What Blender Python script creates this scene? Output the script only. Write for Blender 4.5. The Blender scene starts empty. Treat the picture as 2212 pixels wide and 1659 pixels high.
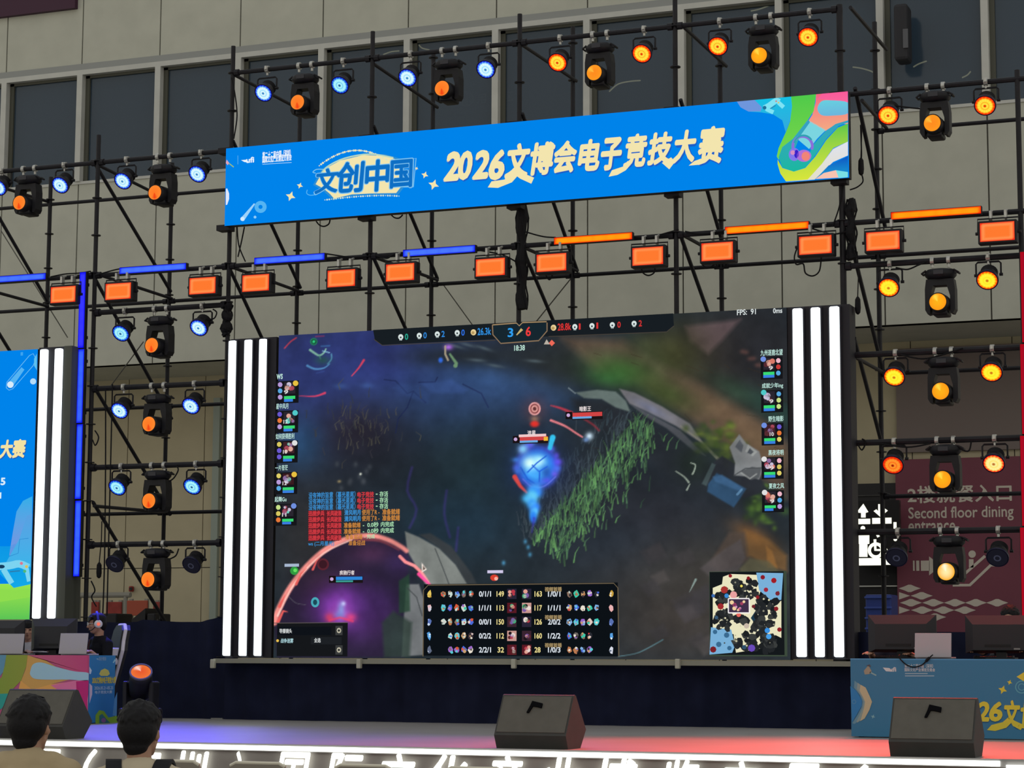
import bpy, bmesh, math, random
import numpy as np
from mathutils import Vector, Matrix
from mathutils.geometry import tessellate_polygon

# ------------------------------------------------------------------ camera, world, exposure
S = bpy.context.scene
COL = S.collection
W, H = 2212, 1659
F = 4757.4
YAW, PITCH, ROLL = -0.37867, 0.123483, 0.0041426
EYE = Vector((0.0, 0.0, 1.5))
_f = Vector((math.sin(YAW) * math.cos(PITCH), math.cos(YAW) * math.cos(PITCH), math.sin(PITCH)))
_r = _f.cross(Vector((0, 0, 1))).normalized()
_u = _r.cross(_f)
RT = _r * math.cos(ROLL) + _u * math.sin(ROLL)
UP = _u * math.cos(ROLL) - _r * math.sin(ROLL)
cd = bpy.data.cameras.new('camera')
cam = bpy.data.objects.new('camera', cd)
COL.objects.link(cam)
cd.sensor_width = 36.0
cd.lens = F / W * 36.0
cd.clip_end = 200
M = Matrix((RT, UP, -_f)).transposed().to_4x4()
M.translation = EYE
cam.matrix_world = M
S.camera = cam

S.view_settings.view_transform = 'Standard'
S.view_settings.look = 'None'
S.view_settings.exposure = 0.0
S.view_settings.gamma = 1.0
S.view_settings.use_curve_mapping = False

wd = bpy.data.worlds.new('hall_air')
S.world = wd
wd.use_nodes = True
wn, wl = wd.node_tree.nodes, wd.node_tree.links
bg = wn['Background']
tc = wn.new('ShaderNodeTexCoord')
sep = wn.new('ShaderNodeSeparateXYZ')
wl.new(tc.outputs['Generated'], sep.inputs[0])
rmp = wn.new('ShaderNodeValToRGB')
rmp.color_ramp.elements[0].position = 0.0
rmp.color_ramp.elements[0].color = (0.47, 0.44, 0.37, 1)
rmp.color_ramp.elements[1].position = 0.6
rmp.color_ramp.elements[1].color = (0.36, 0.365, 0.36, 1)
wl.new(sep.outputs['Z'], rmp.inputs[0])
wl.new(rmp.outputs[0], bg.inputs['Color'])
bg.inputs['Strength'].default_value = 1.6

# depths of the planes that everything stands on (metres from the camera along the stage normal)
YF, YB, YS, YDR = 24.0, 25.86, 23.72, 23.86     # front poles, back poles, screen faces, drape
YW, YR = 33.4, 35.3                               # facade, recessed wall below it
ZS = 0.738                                        # stage deck


def ray(px, py):
    return RT * ((px - W / 2) / F) - UP * ((py - H / 2) / F) + _f


def at(px, py, Y):
    d = ray(px, py)
    return EYE + d * ((Y - EYE.y) / d.y)


def atz(px, py, z):
    d = ray(px, py)
    return EYE + d * ((z - EYE.z) / d.z)


def atx(px, py, x):
    d = ray(px, py)
    return EYE + d * ((x - EYE.x) / d.x)


def ppm(px, Y):
    p = at(px, 900, Y)
    return F / (p - EYE).dot(_f)


def lin(h):
    if not isinstance(h, str):
        return tuple(h)
    h = h.lstrip('#')
    o = []
    for i in (0, 2, 4):
        c = int(h[i:i + 2], 16) / 255.0
        o.append(c / 12.92 if c <= 0.04045 else ((c + 0.055) / 1.055) ** 2.4)
    return tuple(o)


# ------------------------------------------------------------------ materials
MATS = {}


def mat(name, col, rough=0.6, metal=0.0, spec=0.4, vary=0.0, scale=6.0, bump=0.0):
    if name in MATS:
        return MATS[name]
    m = bpy.data.materials.new(name)
    m.use_nodes = True
    n, l = m.node_tree.nodes, m.node_tree.links
    b = n['Principled BSDF']
    c = lin(col)
    b.inputs['Base Color'].default_value = (*c, 1)
    b.inputs['Roughness'].default_value = rough
    b.inputs['Metallic'].default_value = metal
    b.inputs['Specular IOR Level'].default_value = spec
    if vary or bump:
        t = n.new('ShaderNodeTexCoord')
        z = n.new('ShaderNodeTexNoise')
        z.inputs['Scale'].default_value = scale
        z.inputs['Detail'].default_value = 4
        l.new(t.outputs['Object'], z.inputs['Vector'])
        if vary:
            r = n.new('ShaderNodeValToRGB')
            r.color_ramp.elements[0].position = 0.3
            r.color_ramp.elements[1].position = 0.7
            r.color_ramp.elements[0].color = (*[x * (1 - vary) for x in c], 1)
            r.color_ramp.elements[1].color = (*[min(1, x * (1 + vary)) for x in c], 1)
            l.new(z.outputs['Fac'], r.inputs[0])
            l.new(r.outputs[0], b.inputs['Base Color'])
        if bump:
            k = n.new('ShaderNodeBump')
            k.inputs['Strength'].default_value = bump
            k.inputs['Distance'].default_value = 0.02
            l.new(z.outputs['Fac'], k.inputs['Height'])
            l.new(k.outputs[0], b.inputs['Normal'])
    MATS[name] = m
    return m


def emis(name, col, strength=1.0):
    if name in MATS:
        return MATS[name]
    m = bpy.data.materials.new(name)
    m.use_nodes = True
    n, l = m.node_tree.nodes, m.node_tree.links
    n.remove(n['Principled BSDF'])
    e = n.new('ShaderNodeEmission')
    e.inputs['Color'].default_value = (*lin(col), 1)
    e.inputs['Strength'].default_value = strength
    l.new(e.outputs[0], n['Material Output'].inputs['Surface'])
    MATS[name] = m
    return m


def colmat(name, emit=None, rough=0.7):
    """material that takes its colour from the mesh's own colour layer: a lit display (emit) or a printed cloth"""
    if name in MATS:
        return MATS[name]
    m = bpy.data.materials.new(name)
    m.use_nodes = True
    n, l = m.node_tree.nodes, m.node_tree.links
    a = n.new('ShaderNodeAttribute')
    a.attribute_name = 'Col'
    if emit:
        n.remove(n['Principled BSDF'])
        e = n.new('ShaderNodeEmission')
        e.inputs['Strength'].default_value = emit
        l.new(a.outputs['Color'], e.inputs['Color'])
        l.new(e.outputs[0], n['Material Output'].inputs['Surface'])
    else:
        b = n['Principled BSDF']
        b.inputs['Roughness'].default_value = rough
        b.inputs['Specular IOR Level'].default_value = 0.2
        l.new(a.outputs['Color'], b.inputs['Base Color'])
    MATS[name] = m
    return m


M_BLK = mat('black_painted_steel', '#17161d', 0.55, 0.0, 0.3, 0.25, 14)
M_CASE = mat('black_plastic', '#15151b', 0.5, 0, 0.3, 0.2, 20)
M_CABLE = mat('black_rubber', '#121216', 0.7, 0, 0.2)
M_STEEL = mat('bare_steel', '#b8b8b4', 0.4, 0.6, 0.5, 0.15, 30)
M_DRAPE = mat('black_drape_cloth', '#1c2036', 0.9, 0, 0.1, 0.2, 3)
M_LED = colmat('led_display', 1.0)
M_PRINT = colmat('printed_cloth')
M_WHITE_LED = emis('white_led', '#f2fdff', 2.2)
M_SKIN = mat('skin', '#b98d76', 0.55, 0, 0.35, 0.06, 30)
M_HAIR = mat('black_hair', '#100f13', 0.65, 0, 0.25, 0.3, 90, 0.15)

# ------------------------------------------------------------------ mesh builder
OFF = {}


class MB:
    def __init__(self):
        self.v, self.f, self.c = [], [], []

    def add(self, vs, fs, col=None):
        b = len(self.v)
        self.v += [tuple(p) for p in vs]
        self.f += [tuple(i + b for i in f) for f in fs]
        if col is None:
            col = (1, 1, 1)
        if isinstance(col, list):
            self.c += col
        else:
            self.c += [lin(col)] * len(vs)
        return self

    def box(self, c, s, R=None, r=0.0, seg=2):
        bm = bmesh.new()
        bmesh.ops.create_cube(bm, size=1.0)
        for v in bm.verts:
            v.co = Vector((v.co.x * s[0], v.co.y * s[1], v.co.z * s[2]))
        if r > 0:
            bmesh.ops.bevel(bm, geom=bm.edges[:], offset=min(r, min(s) * 0.49), segments=seg, profile=0.5, affect='EDGES')
        return self._bm(bm, c, R)

    def _bm(self, bm, c, R=None):
        T = Matrix.Translation(Vector(c)) @ (R.to_4x4() if R is not None else Matrix.Identity(4))
        bm.verts.index_update()
        self.add([T @ v.co for v in bm.verts], [[v.index for v in f.verts] for f in bm.faces])
        bm.free()
        return self

    def wbox(self, a, b, r=0.0):
        a, b = Vector(a), Vector(b)
        return self.box((a + b) / 2, [abs(x) for x in (b - a)], None, r)

    def tube(self, p, q, r, n=10, r2=None, cap=True):
        p, q = Vector(p), Vector(q)
        r2 = r if r2 is None else r2
        d = (q - p).normalized()
        x = d.orthogonal().normalized()
        y = d.cross(x)
        vs = []
        for c, rr in ((p, r), (q, r2)):
            vs += [c + (x * math.cos(6.28318 * i / n) + y * math.sin(6.28318 * i / n)) * rr for i in range(n)]
        fs = [(i, (i + 1) % n, n + (i + 1) % n, n + i) for i in range(n)]
        if cap:
            fs += [tuple(range(n))[::-1], tuple(range(n, 2 * n))]
        return self.add(vs, fs)

    def path(self, pts, r, n=6, closed=False):
        pts = [Vector(p) for p in pts]
        k = len(pts)
        vs, fs = [], []
        x = None
        for i, p in enumerate(pts):
            d = pts[min(i + 1, k - 1)] - pts[max(i - 1, 0)]
            d = d.normalized() if d.length > 1e-9 else Vector((0, 0, 1))
            if x is None:
                x = d.orthogonal().normalized()
            x = (x - d * x.dot(d))
            x = x.normalized() if x.length > 1e-6 else d.orthogonal().normalized()
            y = d.cross(x)
            rr = r[i] if isinstance(r, (list, tuple)) else r
            vs += [p + (x * math.cos(6.28318 * j / n) + y * math.sin(6.28318 * j / n)) * rr for j in range(n)]
        for i in range(k - 1):
            fs += [(i * n + j, i * n + (j + 1) % n, (i + 1) * n + (j + 1) % n, (i + 1) * n + j) for j in range(n)]
        fs += [tuple(range(n))[::-1], tuple(range((k - 1) * n, k * n))]
        return self.add(vs, fs)

    def lathe(self, prof, T=None, n=20):
        T = T or Matrix.Identity(4)
        vs, fs = [], []
        for r, h in prof:
            vs += [T @ Vector((r * math.cos(6.28318 * i / n), r * math.sin(6.28318 * i / n), h)) for i in range(n)]
        for j in range(len(prof) - 1):
            fs += [(j * n + i, j * n + (i + 1) % n, (j + 1) * n + (i + 1) % n, (j + 1) * n + i) for i in range(n)]
        fs += [tuple(range(n))[::-1], tuple(range((len(prof) - 1) * n, len(prof) * n))]
        return self.add(vs, fs)

    def ell(self, c, r, R=None, n=16, m=10):
        bm = bmesh.new()
        bmesh.ops.create_uvsphere(bm, u_segments=n, v_segments=m, radius=1.0)
        for v in bm.verts:
            v.co = Vector((v.co.x * r[0], v.co.y * r[1], v.co.z * r[2]))
        return self._bm(bm, c, R)

    def cap(self, p, q, r1, r2=None, n=12):
        """tapered capsule"""
        p, q = Vector(p), Vector(q)
        r2 = r1 if r2 is None else r2
        self.tube(p, q, r1, n, r2)
        self.ell(p, (r1,) * 3, None, n, 8)
        self.ell(q, (r2,) * 3, None, n, 8)
        return self

    def prism(self, poly, axis, a, b):
        """poly: 2-D points; axis 'x' -> (y,z) extruded a..b in x; 'y' -> (x,z); 'z' -> (x,y)"""
        def P(p, t):
            return {'x': (t, p[0], p[1]), 'y': (p[0], t, p[1]), 'z': (p[0], p[1], t)}[axis]
        n = len(poly)
        vs = [P(p, a) for p in poly] + [P(p, b) for p in poly]
        fs = [(i, (i + 1) % n, n + (i + 1) % n, n + i) for i in range(n)] + [tuple(range(n))[::-1], tuple(range(n, 2 * n))]
        return self.add(vs, fs)

    def mesh(self, name, off=Vector((0, 0, 0)), smooth=False, col=False):
        me = bpy.data.meshes.new(name)
        me.from_pydata([tuple(Vector(p) - off) for p in self.v], [], self.f)
        bm = bmesh.new()
        bm.from_mesh(me)
        if not col:
            bmesh.ops.recalc_face_normals(bm, faces=bm.faces[:])
        bm.to_mesh(me)
        bm.free()
        if col:
            a = me.color_attributes.new('Col', 'FLOAT_COLOR', 'POINT')
            a.data.foreach_set('color', np.array([(*c[:3], 1.0) for c in self.c], dtype=np.float32).ravel())
        if smooth:
            me.polygons.foreach_set('use_smooth', [True] * len(me.polygons))
        return me


def tag(o, label=None, cat=None, group=None, kind=None):
    if label:
        o['label'] = label
    if cat:
        o['category'] = cat
    if group:
        o['group'] = group
    if kind:
        o['kind'] = kind
    return o


def thing(name, label, cat, loc=(0, 0, 0), group=None):
    o = bpy.data.objects.new(name, None)
    o.empty_display_size = 0.1
    COL.objects.link(o)
    o.location = loc
    OFF[o.name] = Vector(loc)
    return tag(o, label, cat, group)


def part(name, mb, m, parent=None, smooth=False, label=None, pivot=None):
    """one mesh object; vertices are given in world space for things built in place (their parent's OFF is taken away)"""
    po = OFF.get(parent.name, Vector((0, 0, 0))) if parent is not None else Vector((0, 0, 0))
    pv = Vector(pivot) if pivot is not None else po
    me = mb.mesh(name, pv, smooth, isinstance(mb, Art) or getattr(mb, 'colored', False))
    me.materials.append(m)
    o = bpy.data.objects.new(name, me)
    COL.objects.link(o)
    if parent is not None:
        o.parent = parent
    o.location = pv - po
    OFF[o.name] = pv
    if label:
        o['label'] = label
    return o


def struct(name, mb, m, parent=None, smooth=False):
    o = part(name, mb, m, parent, smooth)
    if parent is None:
        o['kind'] = 'structure'
    return o


def solo(name, mb, m, label, cat, group=None, smooth=False, base=None):
    """a thing that is a single mesh; its origin goes to its base"""
    v = np.array([tuple(p) for p in mb.v])
    b = base or (v[:, 0].mean(), v[:, 1].mean(), v[:, 2].min())
    return tag(part(name, mb, m, None, smooth, pivot=b), label, cat, group)


def dup(root, loc, rot=(0, 0, 0), label=None, group=None):
    r = root.copy()
    COL.objects.link(r)
    r.location = loc
    r.rotation_euler = rot
    if label:
        r['label'] = label
    if group:
        r['group'] = group
    for ch in list(root.children):
        c = ch.copy()
        COL.objects.link(c)
        c.parent = r
        for g in list(ch.children):
            d = g.copy()
            COL.objects.link(d)
            d.parent = c
    return r


def smooth_loop(pts, n=6, closed=True):
    k = len(pts)
    out = []
    rng = range(k) if closed else range(k - 1)
    for i in rng:
        p0, p1 = pts[(i - 1) % k] if closed or i > 0 else pts[i], pts[i]
        p2 = pts[(i + 1) % k]
        p3 = pts[(i + 2) % k] if closed or i + 2 < k else p2
        for j in range(n):
            t = j / n
            out.append(tuple(0.5 * (2 * b + (c - a) * t + (2 * a - 5 * b + 4 * c - d) * t * t + (3 * b - a - 3 * c + d) * t ** 3)
                             for a, b, c, d in zip(p0, p1, p2, p3)))
    if not closed:
        out.append(tuple(pts[-1]))
    return out


# ------------------------------------------------------------------ flat printed or displayed artwork on a real plane
class Art(MB):
    """shapes laid on the plane through O spanned by the unit vector A (along) and +z, facing N; positions are read off the photo and met with that plane"""

    def __init__(self, O, A=Vector((1, 0, 0)), N=Vector((0, -1, 0)), step=0.0015):
        super().__init__()
        self.O, self.A, self.N, self.step = Vector(O), Vector(A), Vector(N), step

    def sz(self, px, py):
        d = ray(px, py)
        p = EYE + d * ((self.O - EYE).dot(self.N) / d.dot(self.N))
        q = p - self.O
        return (q.dot(self.A), q.z)

    def w(self, s, z, layer):
        return self.O + self.A * s + Vector((0, 0, z)) + self.N * (self.step * layer)

    def polysz(self, pts, col, layer=1, col2=None, ax='z'):
        ps = [Vector((p[0], p[1], 0)) for p in pts]
        tris = tessellate_polygon([ps])
        if col2 is not None:
            i = 1 if ax == 'z' else 0
            lo, hi = min(p[i] for p in ps), max(p[i] for p in ps)
            a, b = lin(col), lin(col2)
            cols = []
            for p in ps:
                t = (p[i] - lo) / max(hi - lo, 1e-9)
                cols.append(tuple(x + (y - x) * t for x, y in zip(a, b)))
        else:
            cols = [lin(col)] * len(ps)
        return self.add([self.w(p[0], p[1], layer) for p in ps], [tuple(t) for t in tris], cols)

    def poly(self, pts, col, layer=1, col2=None, ax='z', n=0):
        if n:
            pts = smooth_loop(pts, n)
        return self.polysz([self.sz(*p) for p in pts], col, layer, col2, ax)

    def rect(self, x0, y0, x1, y1, col, layer=1, col2=None, ax='z'):
        (a, b), (c, d) = self.sz(x0, y0), self.sz(x1, y1)
        return self.polysz([(a, d), (c, d), (c, b), (a, b)], col, layer, col2, ax)

    def disc(self, x, y, r, col, layer=1, ry=None, n=20, col2=None):
        ry = ry or r
        return self.poly([(x + r * math.cos(6.2832 * i / n), y + ry * math.sin(6.2832 * i / n)) for i in range(n)], col, layer, col2)

    def stroke(self, pts, w, col, layer=1, n=0):
        """a line of width w (photo pixels; a list tapers)"""
        if n:
            pts = smooth_loop(pts, n, False)
        k = len(pts)
        L, R = [], []
        for i, p in enumerate(pts):
            a, b = pts[max(0, i - 1)], pts[min(k - 1, i + 1)]
            dx, dy = b[0] - a[0], b[1] - a[1]
            q = math.hypot(dx, dy) or 1
            ww = (w[0] + (w[1] - w[0]) * i / max(1, k - 1) if isinstance(w, (tuple, list)) else w) / 2
            L.append((p[0] - dy / q * ww, p[1] + dx / q * ww))
            R.append((p[0] + dy / q * ww, p[1] - dx / q * ww))
        for i in range(k - 1):
            vs = [self.w(*self.sz(*p), layer) for p in (L[i], L[i + 1], R[i + 1], R[i])]
            self.add(vs, [(0, 1, 2, 3)], col)
        return self

    def ring(self, x, y, r, w, col, layer=1, a0=0, a1=360, ry=None):
        k = 28
        ry = ry or r
        return self.stroke([(x + r * math.cos(math.radians(a0 + (a1 - a0) * i / k)), y + ry * math.sin(math.radians(a0 + (a1 - a0) * i / k))) for i in range(k + 1)], w, col, layer)

    def star(self, x, y, r, col, layer=1, rot=0.35):
        pts = []
        for i in range(8):
            rr = r if i % 2 == 0 else r * 0.42
            a = rot + i * math.pi / 4
            pts.append((x + rr * math.cos(a), y + rr * math.sin(a)))
        return self.poly(pts, col, layer)

    def text(self, s, x0, y0, x1, y1, col, layer=2, bold=0.0, shear=0.0, keep=False):
        """text fitted to the rectangle whose corners stand at photo points (x0,y0) and (x1,y1)"""
        vs, fs = glyphs(s)
        if s == '1':
            m_ = (x0 + x1) / 2
            x0, x1 = m_ - (x1 - x0) * .28, m_ + (x1 - x0) * .28
        if bold:
            n0, V, FF = len(vs), [], []
            nb = n0
            for j in range(9):
                dx, dy = (0, 0) if j == 8 else (bold * math.cos(j * .7854), bold * math.sin(j * .7854))
                V += [(v[0] + dx, v[1] + dy) for v in vs]
                FF += [tuple(q + j * n0 for q in f) for f in fs]
            vs, fs = V, FF
        else:
            nb = len(vs)
        (a, b), (c, d) = self.sz(x0, y0), self.sz(x1, y1)
        x = np.array([v[0] + v[1] * shear for v in vs])
        y = np.array([v[1] for v in vs])
        k1 = (c - a) / max(x.max() - x.min(), 1e-6)
        k2 = (b - d) / max(y.max() - y.min(), 1e-6)
        if keep:
            k1 = k2
        X = a + (x - x.min()) * k1
        Y = d + (y - y.min()) * k2
        return self.add([self.w(p, q, layer + .06 * (i // nb)) for i, (p, q) in enumerate(zip(X, Y))], fs, col)


GL = {}


def glyphs(s, bold=0.0):
    if (s, bold) in GL:
        return GL[(s, bold)]
    cu = bpy.data.curves.new('lettering', 'FONT')
    cu.body = s
    cu.resolution_u = 3
    cu.offset = bold
    o = bpy.data.objects.new('lettering', cu)
    COL.objects.link(o)
    dg = bpy.context.evaluated_depsgraph_get()
    me = o.evaluated_get(dg).to_mesh()
    out = ([tuple(v.co) for v in me.vertices], [tuple(p.vertices) for p in me.polygons])
    o.evaluated_get(dg).to_mesh_clear()
    bpy.data.objects.remove(o)
    bpy.data.curves.remove(cu)
    GL[(s, bold)] = out
    return out

# ================================================================== SETTING: the hall building behind the stage
PITCHX, X0 = 1.6285, -23.37
ZT, ZSILL, ZB = 12.06, 9.97, 6.62          # window head, sill, facade foot
XA, XB = -28.3, -1.5
M_WALL = mat('facade_panel', '#b2b3a8', 0.75, 0, 0.3, 0.05, 2.5)
M_JOINT = mat('panel_joint', '#5d5b55', 0.9)
M_TRIM = mat('window_trim', '#b9bab6', 0.6, 0, 0.3, 0.05, 4)
M_TRIMD = mat('window_head_metal', '#8c8f8e', 0.55, 0, 0.4)
M_FRAME = mat('window_frame_olive', '#4c4d44', 0.6)
M_WALL2 = mat('recess_wall', '#b3aa90', 0.8, 0, 0.2, 0.05, 2)


def panel_wall(name, zlo, zhi, extra=(), y=YW, m=M_WALL, j=0.012):
    """a cladding wall of separate panels with dark joints between them; the joints are its child"""
    b, g = MB(), MB()
    n = int((XB - XA) / PITCHX) + 2
    zs = [zlo] + sorted(extra) + [zhi]
    k0 = int((XA - X0) / PITCHX) - 1
    for k in range(k0, k0 + n + 1):
        x0, x1 = X0 + k * PITCHX, X0 + (k + 1) * PITCHX
        for z0, z1 in zip(zs[:-1], zs[1:]):
            b.wbox((x0 + j, y, z0 + (j if z0 != zlo else 0)), (x1 - j, y + 0.04, z1 - (j if z1 != zhi else 0)))
    o = struct(name, b, m)
    g.wbox((XA - 1, y + 0.03, zlo), (XB + 1, y + 0.2, zhi))
    part('panel_joint', g, M_JOINT, o)
    return o


panel_wall('wall_upper', ZT + 0.12, 16.2, [ZT + 1.79])
panel_wall('wall_middle', ZB, ZSILL)
b = MB()
b.wbox((XA - 1, YW - 0.03, ZT), (XB + 1, YW + 0.25, ZT + 0.12))
struct('trim_1', b, M_TRIMD)
b = MB()
b.wbox((XA - 1, YW - 0.05, ZT - 0.09), (XB + 1, YW + 0.2, ZT))
struct('trim_2', b, M_TRIM)
b = MB()
b.wbox((XA - 1, YW - 0.02, ZSILL - 0.02), (XB + 1, YW + 0.25, ZSILL + 0.03))
struct('trim_3', b, M_TRIM)
# windows, one per bay
gl = mat('tinted_glass', '#3a4b5c', 0.12, 0, 0.5)
gb = gl.node_tree.nodes['Principled BSDF']
gb.inputs['Alpha'].default_value = 0.72
wi = 0
k = -4
while X0 + k * PITCHX < XB:
    xa, xb = X0 + k * PITCHX, X0 + (k + 1) * PITCHX
    wi += 1
    b = MB()
    mw = 0.056
    b.wbox((xa - mw, YW - 0.06, ZSILL + 0.03), (xa + mw, YW + 0.16, ZT - 0.09))
    o = struct('window_%d' % wi, b, M_TRIM)
    OFF[o.name] = Vector((0, 0, 0))
    p = MB()
    p.wbox((xa + mw, YW + 0.1, ZSILL + 0.03), (xb - mw, YW + 0.115, ZT - 0.09))
    part('pane', p, gl, o)
    p = MB()
    t = 0.05
    for a, c in (((xa + mw, ZSILL + .03), (xa + mw + .085, ZT - .09)), ((xb - mw - t / 2, ZSILL + .03), (xb - mw, ZT - .09)), ((xa + mw, ZT - .09 - t), (xb - mw, ZT - .09))):
        p.wbox((a[0], YW + 0.06, a[1]), (c[0], YW + 0.13, c[1]))
    part('window_frame', p, M_FRAME, o)
    k += 1
# the dining room behind the windows
M_IN = mat('dining_room_wall', '#6d7374', 0.8, 0, 0.2, 0.1, 0.6)
b = MB()
b.wbox((XA - 1, YW + 4.5, ZB + 2.6), (XB + 1, YW + 4.6, ZT + 1.6))
struct('wall_back', b, M_IN)
b = MB()
b.wbox((XA - 1, YW + 0.24, ZSILL - 0.35), (XB + 1, YW + 4.6, ZSILL - 0.25))
struct('floor_upper', b, M_IN)
b = MB()
b.wbox((XA - 1, YW + 0.24, ZT + 1.4), (XB + 1, YW + 4.6, ZT + 1.5))
struct('ceiling_upper', b, M_IN)
# soffit and the recessed wall under the facade
b = MB()
b.wbox((XA - 1, YW + 0.04, ZB), (XB + 1, YR + 0.2, ZB + 0.1))
struct('ceiling', b, M_WALL)
panel_wall('wall_lower', 0.0, ZB, [3.1], YR, M_WALL2, 0.008)
b = MB()
b.wbox((-40, -2, -0.1), (20, 42, 0))
struct('floor', b, mat('hall_floor', '#8d8a84', 0.35, 0, 0.4, 0.1, 1.5))
# pale steel door frame in the recess beside the big screen
p0, p1 = at(456, 1340, YR), at(480, 860, YR)
b = MB()
b.wbox((p0.x, YR - 0.08, 0), (p1.x, YR + 0.02, p1.z))
struct('trim_4', b, mat('painted_steel', '#8f9a92', 0.5))

# maroon fascia sign, top of the facade
a, c = at(0, 45, YW), at(168, 20, YW)
solo('fascia_sign', MB().wbox((c.x - 4.5, YW - 0.1, c.z), (c.x, YW, c.z + 1.3)), mat('maroon_vinyl', '#3a1630', 0.6), 'dark maroon sign board fixed high on the pale facade above the windows', 'sign')

# things in the dining room
ySG = YW + 0.6
s = thing('dining_sign', 'dark maroon hanging sign with cutlery symbol behind the upper window glass', 'sign', tuple(at(1052, 248, ySG)))
a, c = at(966, 250, ySG), at(1140, 190, ySG)
A_ = MB().wbox((a.x, ySG, a.z), (c.x, ySG + 0.1, c.z))
part('sign_board', A_, mat('sign_maroon', '#5a4650', 0.6), s)
for x in (a.x + .2, c.x - .2):
    part('hanger', MB().tube((x, ySG + .05, c.z), (x, ySG + .05, ZT + 1.4), .015), M_STEEL, s)
A_ = Art((0, ySG - 0.002, 0))
A_.disc(1007, 214, 17, '#b8b4b0', 1, 17)
A_.stroke([(1002, 203), (1002, 226)], 3, '#4a3a40', 2)
A_.stroke([(998, 203), (998, 212), (1006, 212), (1006, 203)], 2, '#4a3a40', 2)
A_.stroke([(1012, 203), (1012, 226)], 4, '#4a3a40', 2)
A_.text('用', 1031, 204, 1050, 223, '#b8b4b0', 1, 0.02)
A_.text('餐', 1060, 202, 1079, 221, '#b8b4b0', 1, 0.02)
A_.text('区', 1091, 199, 1108, 218, '#b8b4b0', 1, 0.02)
part('lettering', A_, M_PRINT, s)
pz = at(1941, 140, YW - 0.3)
b = MB()
a, c = at(1935, 135, YW - .35), at(1963, 10, YW - .35)
b.box(((a.x + c.x) / 2, YW - 0.3, (a.z + c.z) / 2), (abs(c.x - a.x), 0.36, abs(c.z - a.z)), None, 0.05)
sp = thing('wall_speaker', 'tall black loudspeaker mounted on the window mullion above the red-lit side tower', 'speaker', ((a.x + c.x) / 2, YW - 0.3, a.z))
part('cabinet', b, mat('speaker_black', '#24242a', 0.7), sp)
b = MB()
a2, c2 = at(1951, 104, YW - .49), at(1961, 62, YW - .49)
b.wbox((a2.x, YW - 0.5, a2.z), (c2.x, YW - 0.47, c2.z))
part('handle', b, mat('speaker_grey', '#55565c', 0.6), sp)
b = MB()
b.wbox((a.x + .1, YW - 0.14, a.z + .3), (c.x - .1, YW - 0.05, c.z - .3))
part('bracket', b, M_BLK, sp)
# glowing streaks laid on the panes to imitate reflections of the hall lights
M_STREAK = emis('glass_streak_glow', '#9a9a7c', 1.0)
strips = [([(828, 118), (845, 112), (863, 110)], 'short curved painted reflection on the glass above the blue stage lights'),
          ([(905, 97), (912, 104), (928, 108)], 'small hooked painted reflection on the glass beside the front pole'),
          ([(1316, 198), (1335, 182), (1360, 176), (1384, 174)], 'faint arched painted reflection on the glass above the banner title'),
          ([(1622, 24), (1640, 20), (1662, 12)], 'bright curved painted reflection on the glass above the topmost moving light'),
          ([(1842, 145), (1862, 148), (1886, 156), (1902, 170)], 'long drooping painted reflection on the glass beside the banner end'),
          ([(1973, 145), (1985, 138), (2002, 132)], 'faint slanted painted reflection on the glass beyond the wall speaker'),
          ([(2078, 168), (2090, 162), (2097, 154)], 'tiny hooked painted reflection on the glass above the last red par light')]
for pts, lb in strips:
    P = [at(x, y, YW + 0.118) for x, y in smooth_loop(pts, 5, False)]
    solo('glass_streak', MB().path(P, 0.012, 6), M_STREAK, lb, 'lamp', 'painted reflections on the upper windows')

# -------- wall sign of the second floor dining room
yS = YR - 0.12
a, c = at(1941, 1420, yS), at(2208, 985, yS)
s = thing('wall_sign', 'large maroon wall sign pointing to the second floor dining entrance', 'sign', ((a.x + c.x) / 2, yS, a.z))
part('sign_board', MB().wbox((a.x, yS, a.z), (c.x + 1.2, yS + 0.1, c.z)), mat('maroon_board', '#763f4e', 0.55, 0, 0.3, 0.05, 2), s)
A_ = Art((0, yS - 0.002, 0))
CR = '#c9c0b4'
A_.text('2楼就餐入口', 1960, 1050, 2186, 1083, CR, 1, 0.02)
A_.text('Second floor dining', 1962, 1096, 2190, 1124, CR, 1, 0.015)
A_.text('entrance', 1962, 1127, 2064, 1149, CR, 1, 0.015)
part('lettering', A_, M_PRINT, s)
A_ = Art((0, yS - 0.002, 0))
for x0, x1 in ((1972, 1976), (1979, 1986), (1989, 2008)):
    A_.rect(x0, 1211, x1, 1233, CR)
A_.poly([(2007, 1202), (2033, 1222), (2007, 1243)], CR)
part('arrow_symbol', A_, M_PRINT, s)
A_ = Art((0, yS - 0.002, 0))
A_.disc(2100, 1197, 8, CR)
A_.stroke([(2098, 1208), (2098, 1226)], 10, CR)
A_.stroke([(2080, 1243), (2128, 1201)], 6, CR)
A_.stroke([(2058, 1264), (2095, 1264), (2140, 1221), (2162, 1221)], 6, CR)
part('escalator_symbol', A_, M_PRINT, s)
A_ = Art((0, yS - 0.002, 0))
for y, xs in ((1271, [1965]), (1287, [1942, 1991]), (1302, [1968, 2016, 2063, 2108, 2154]), (1318, [1942, 1992, 2038, 2084]), (1333, [2020])):
    for x in xs:
        A_.poly([(x - 24, y), (x - 12, y - 4), (x - 3, y - 8), (x + 3, y - 8), (x + 12, y - 4), (x + 24, y), (x + 12, y + 4), (x + 3, y + 8), (x - 3, y + 8), (x - 12, y + 4)] if x > 1950 else
                [(x, y - 8), (x + 12, y - 4), (x + 24, y), (x + 12, y + 4), (x, y + 8)], CR)
part('wave_pattern', A_, M_PRINT, s)
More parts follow.
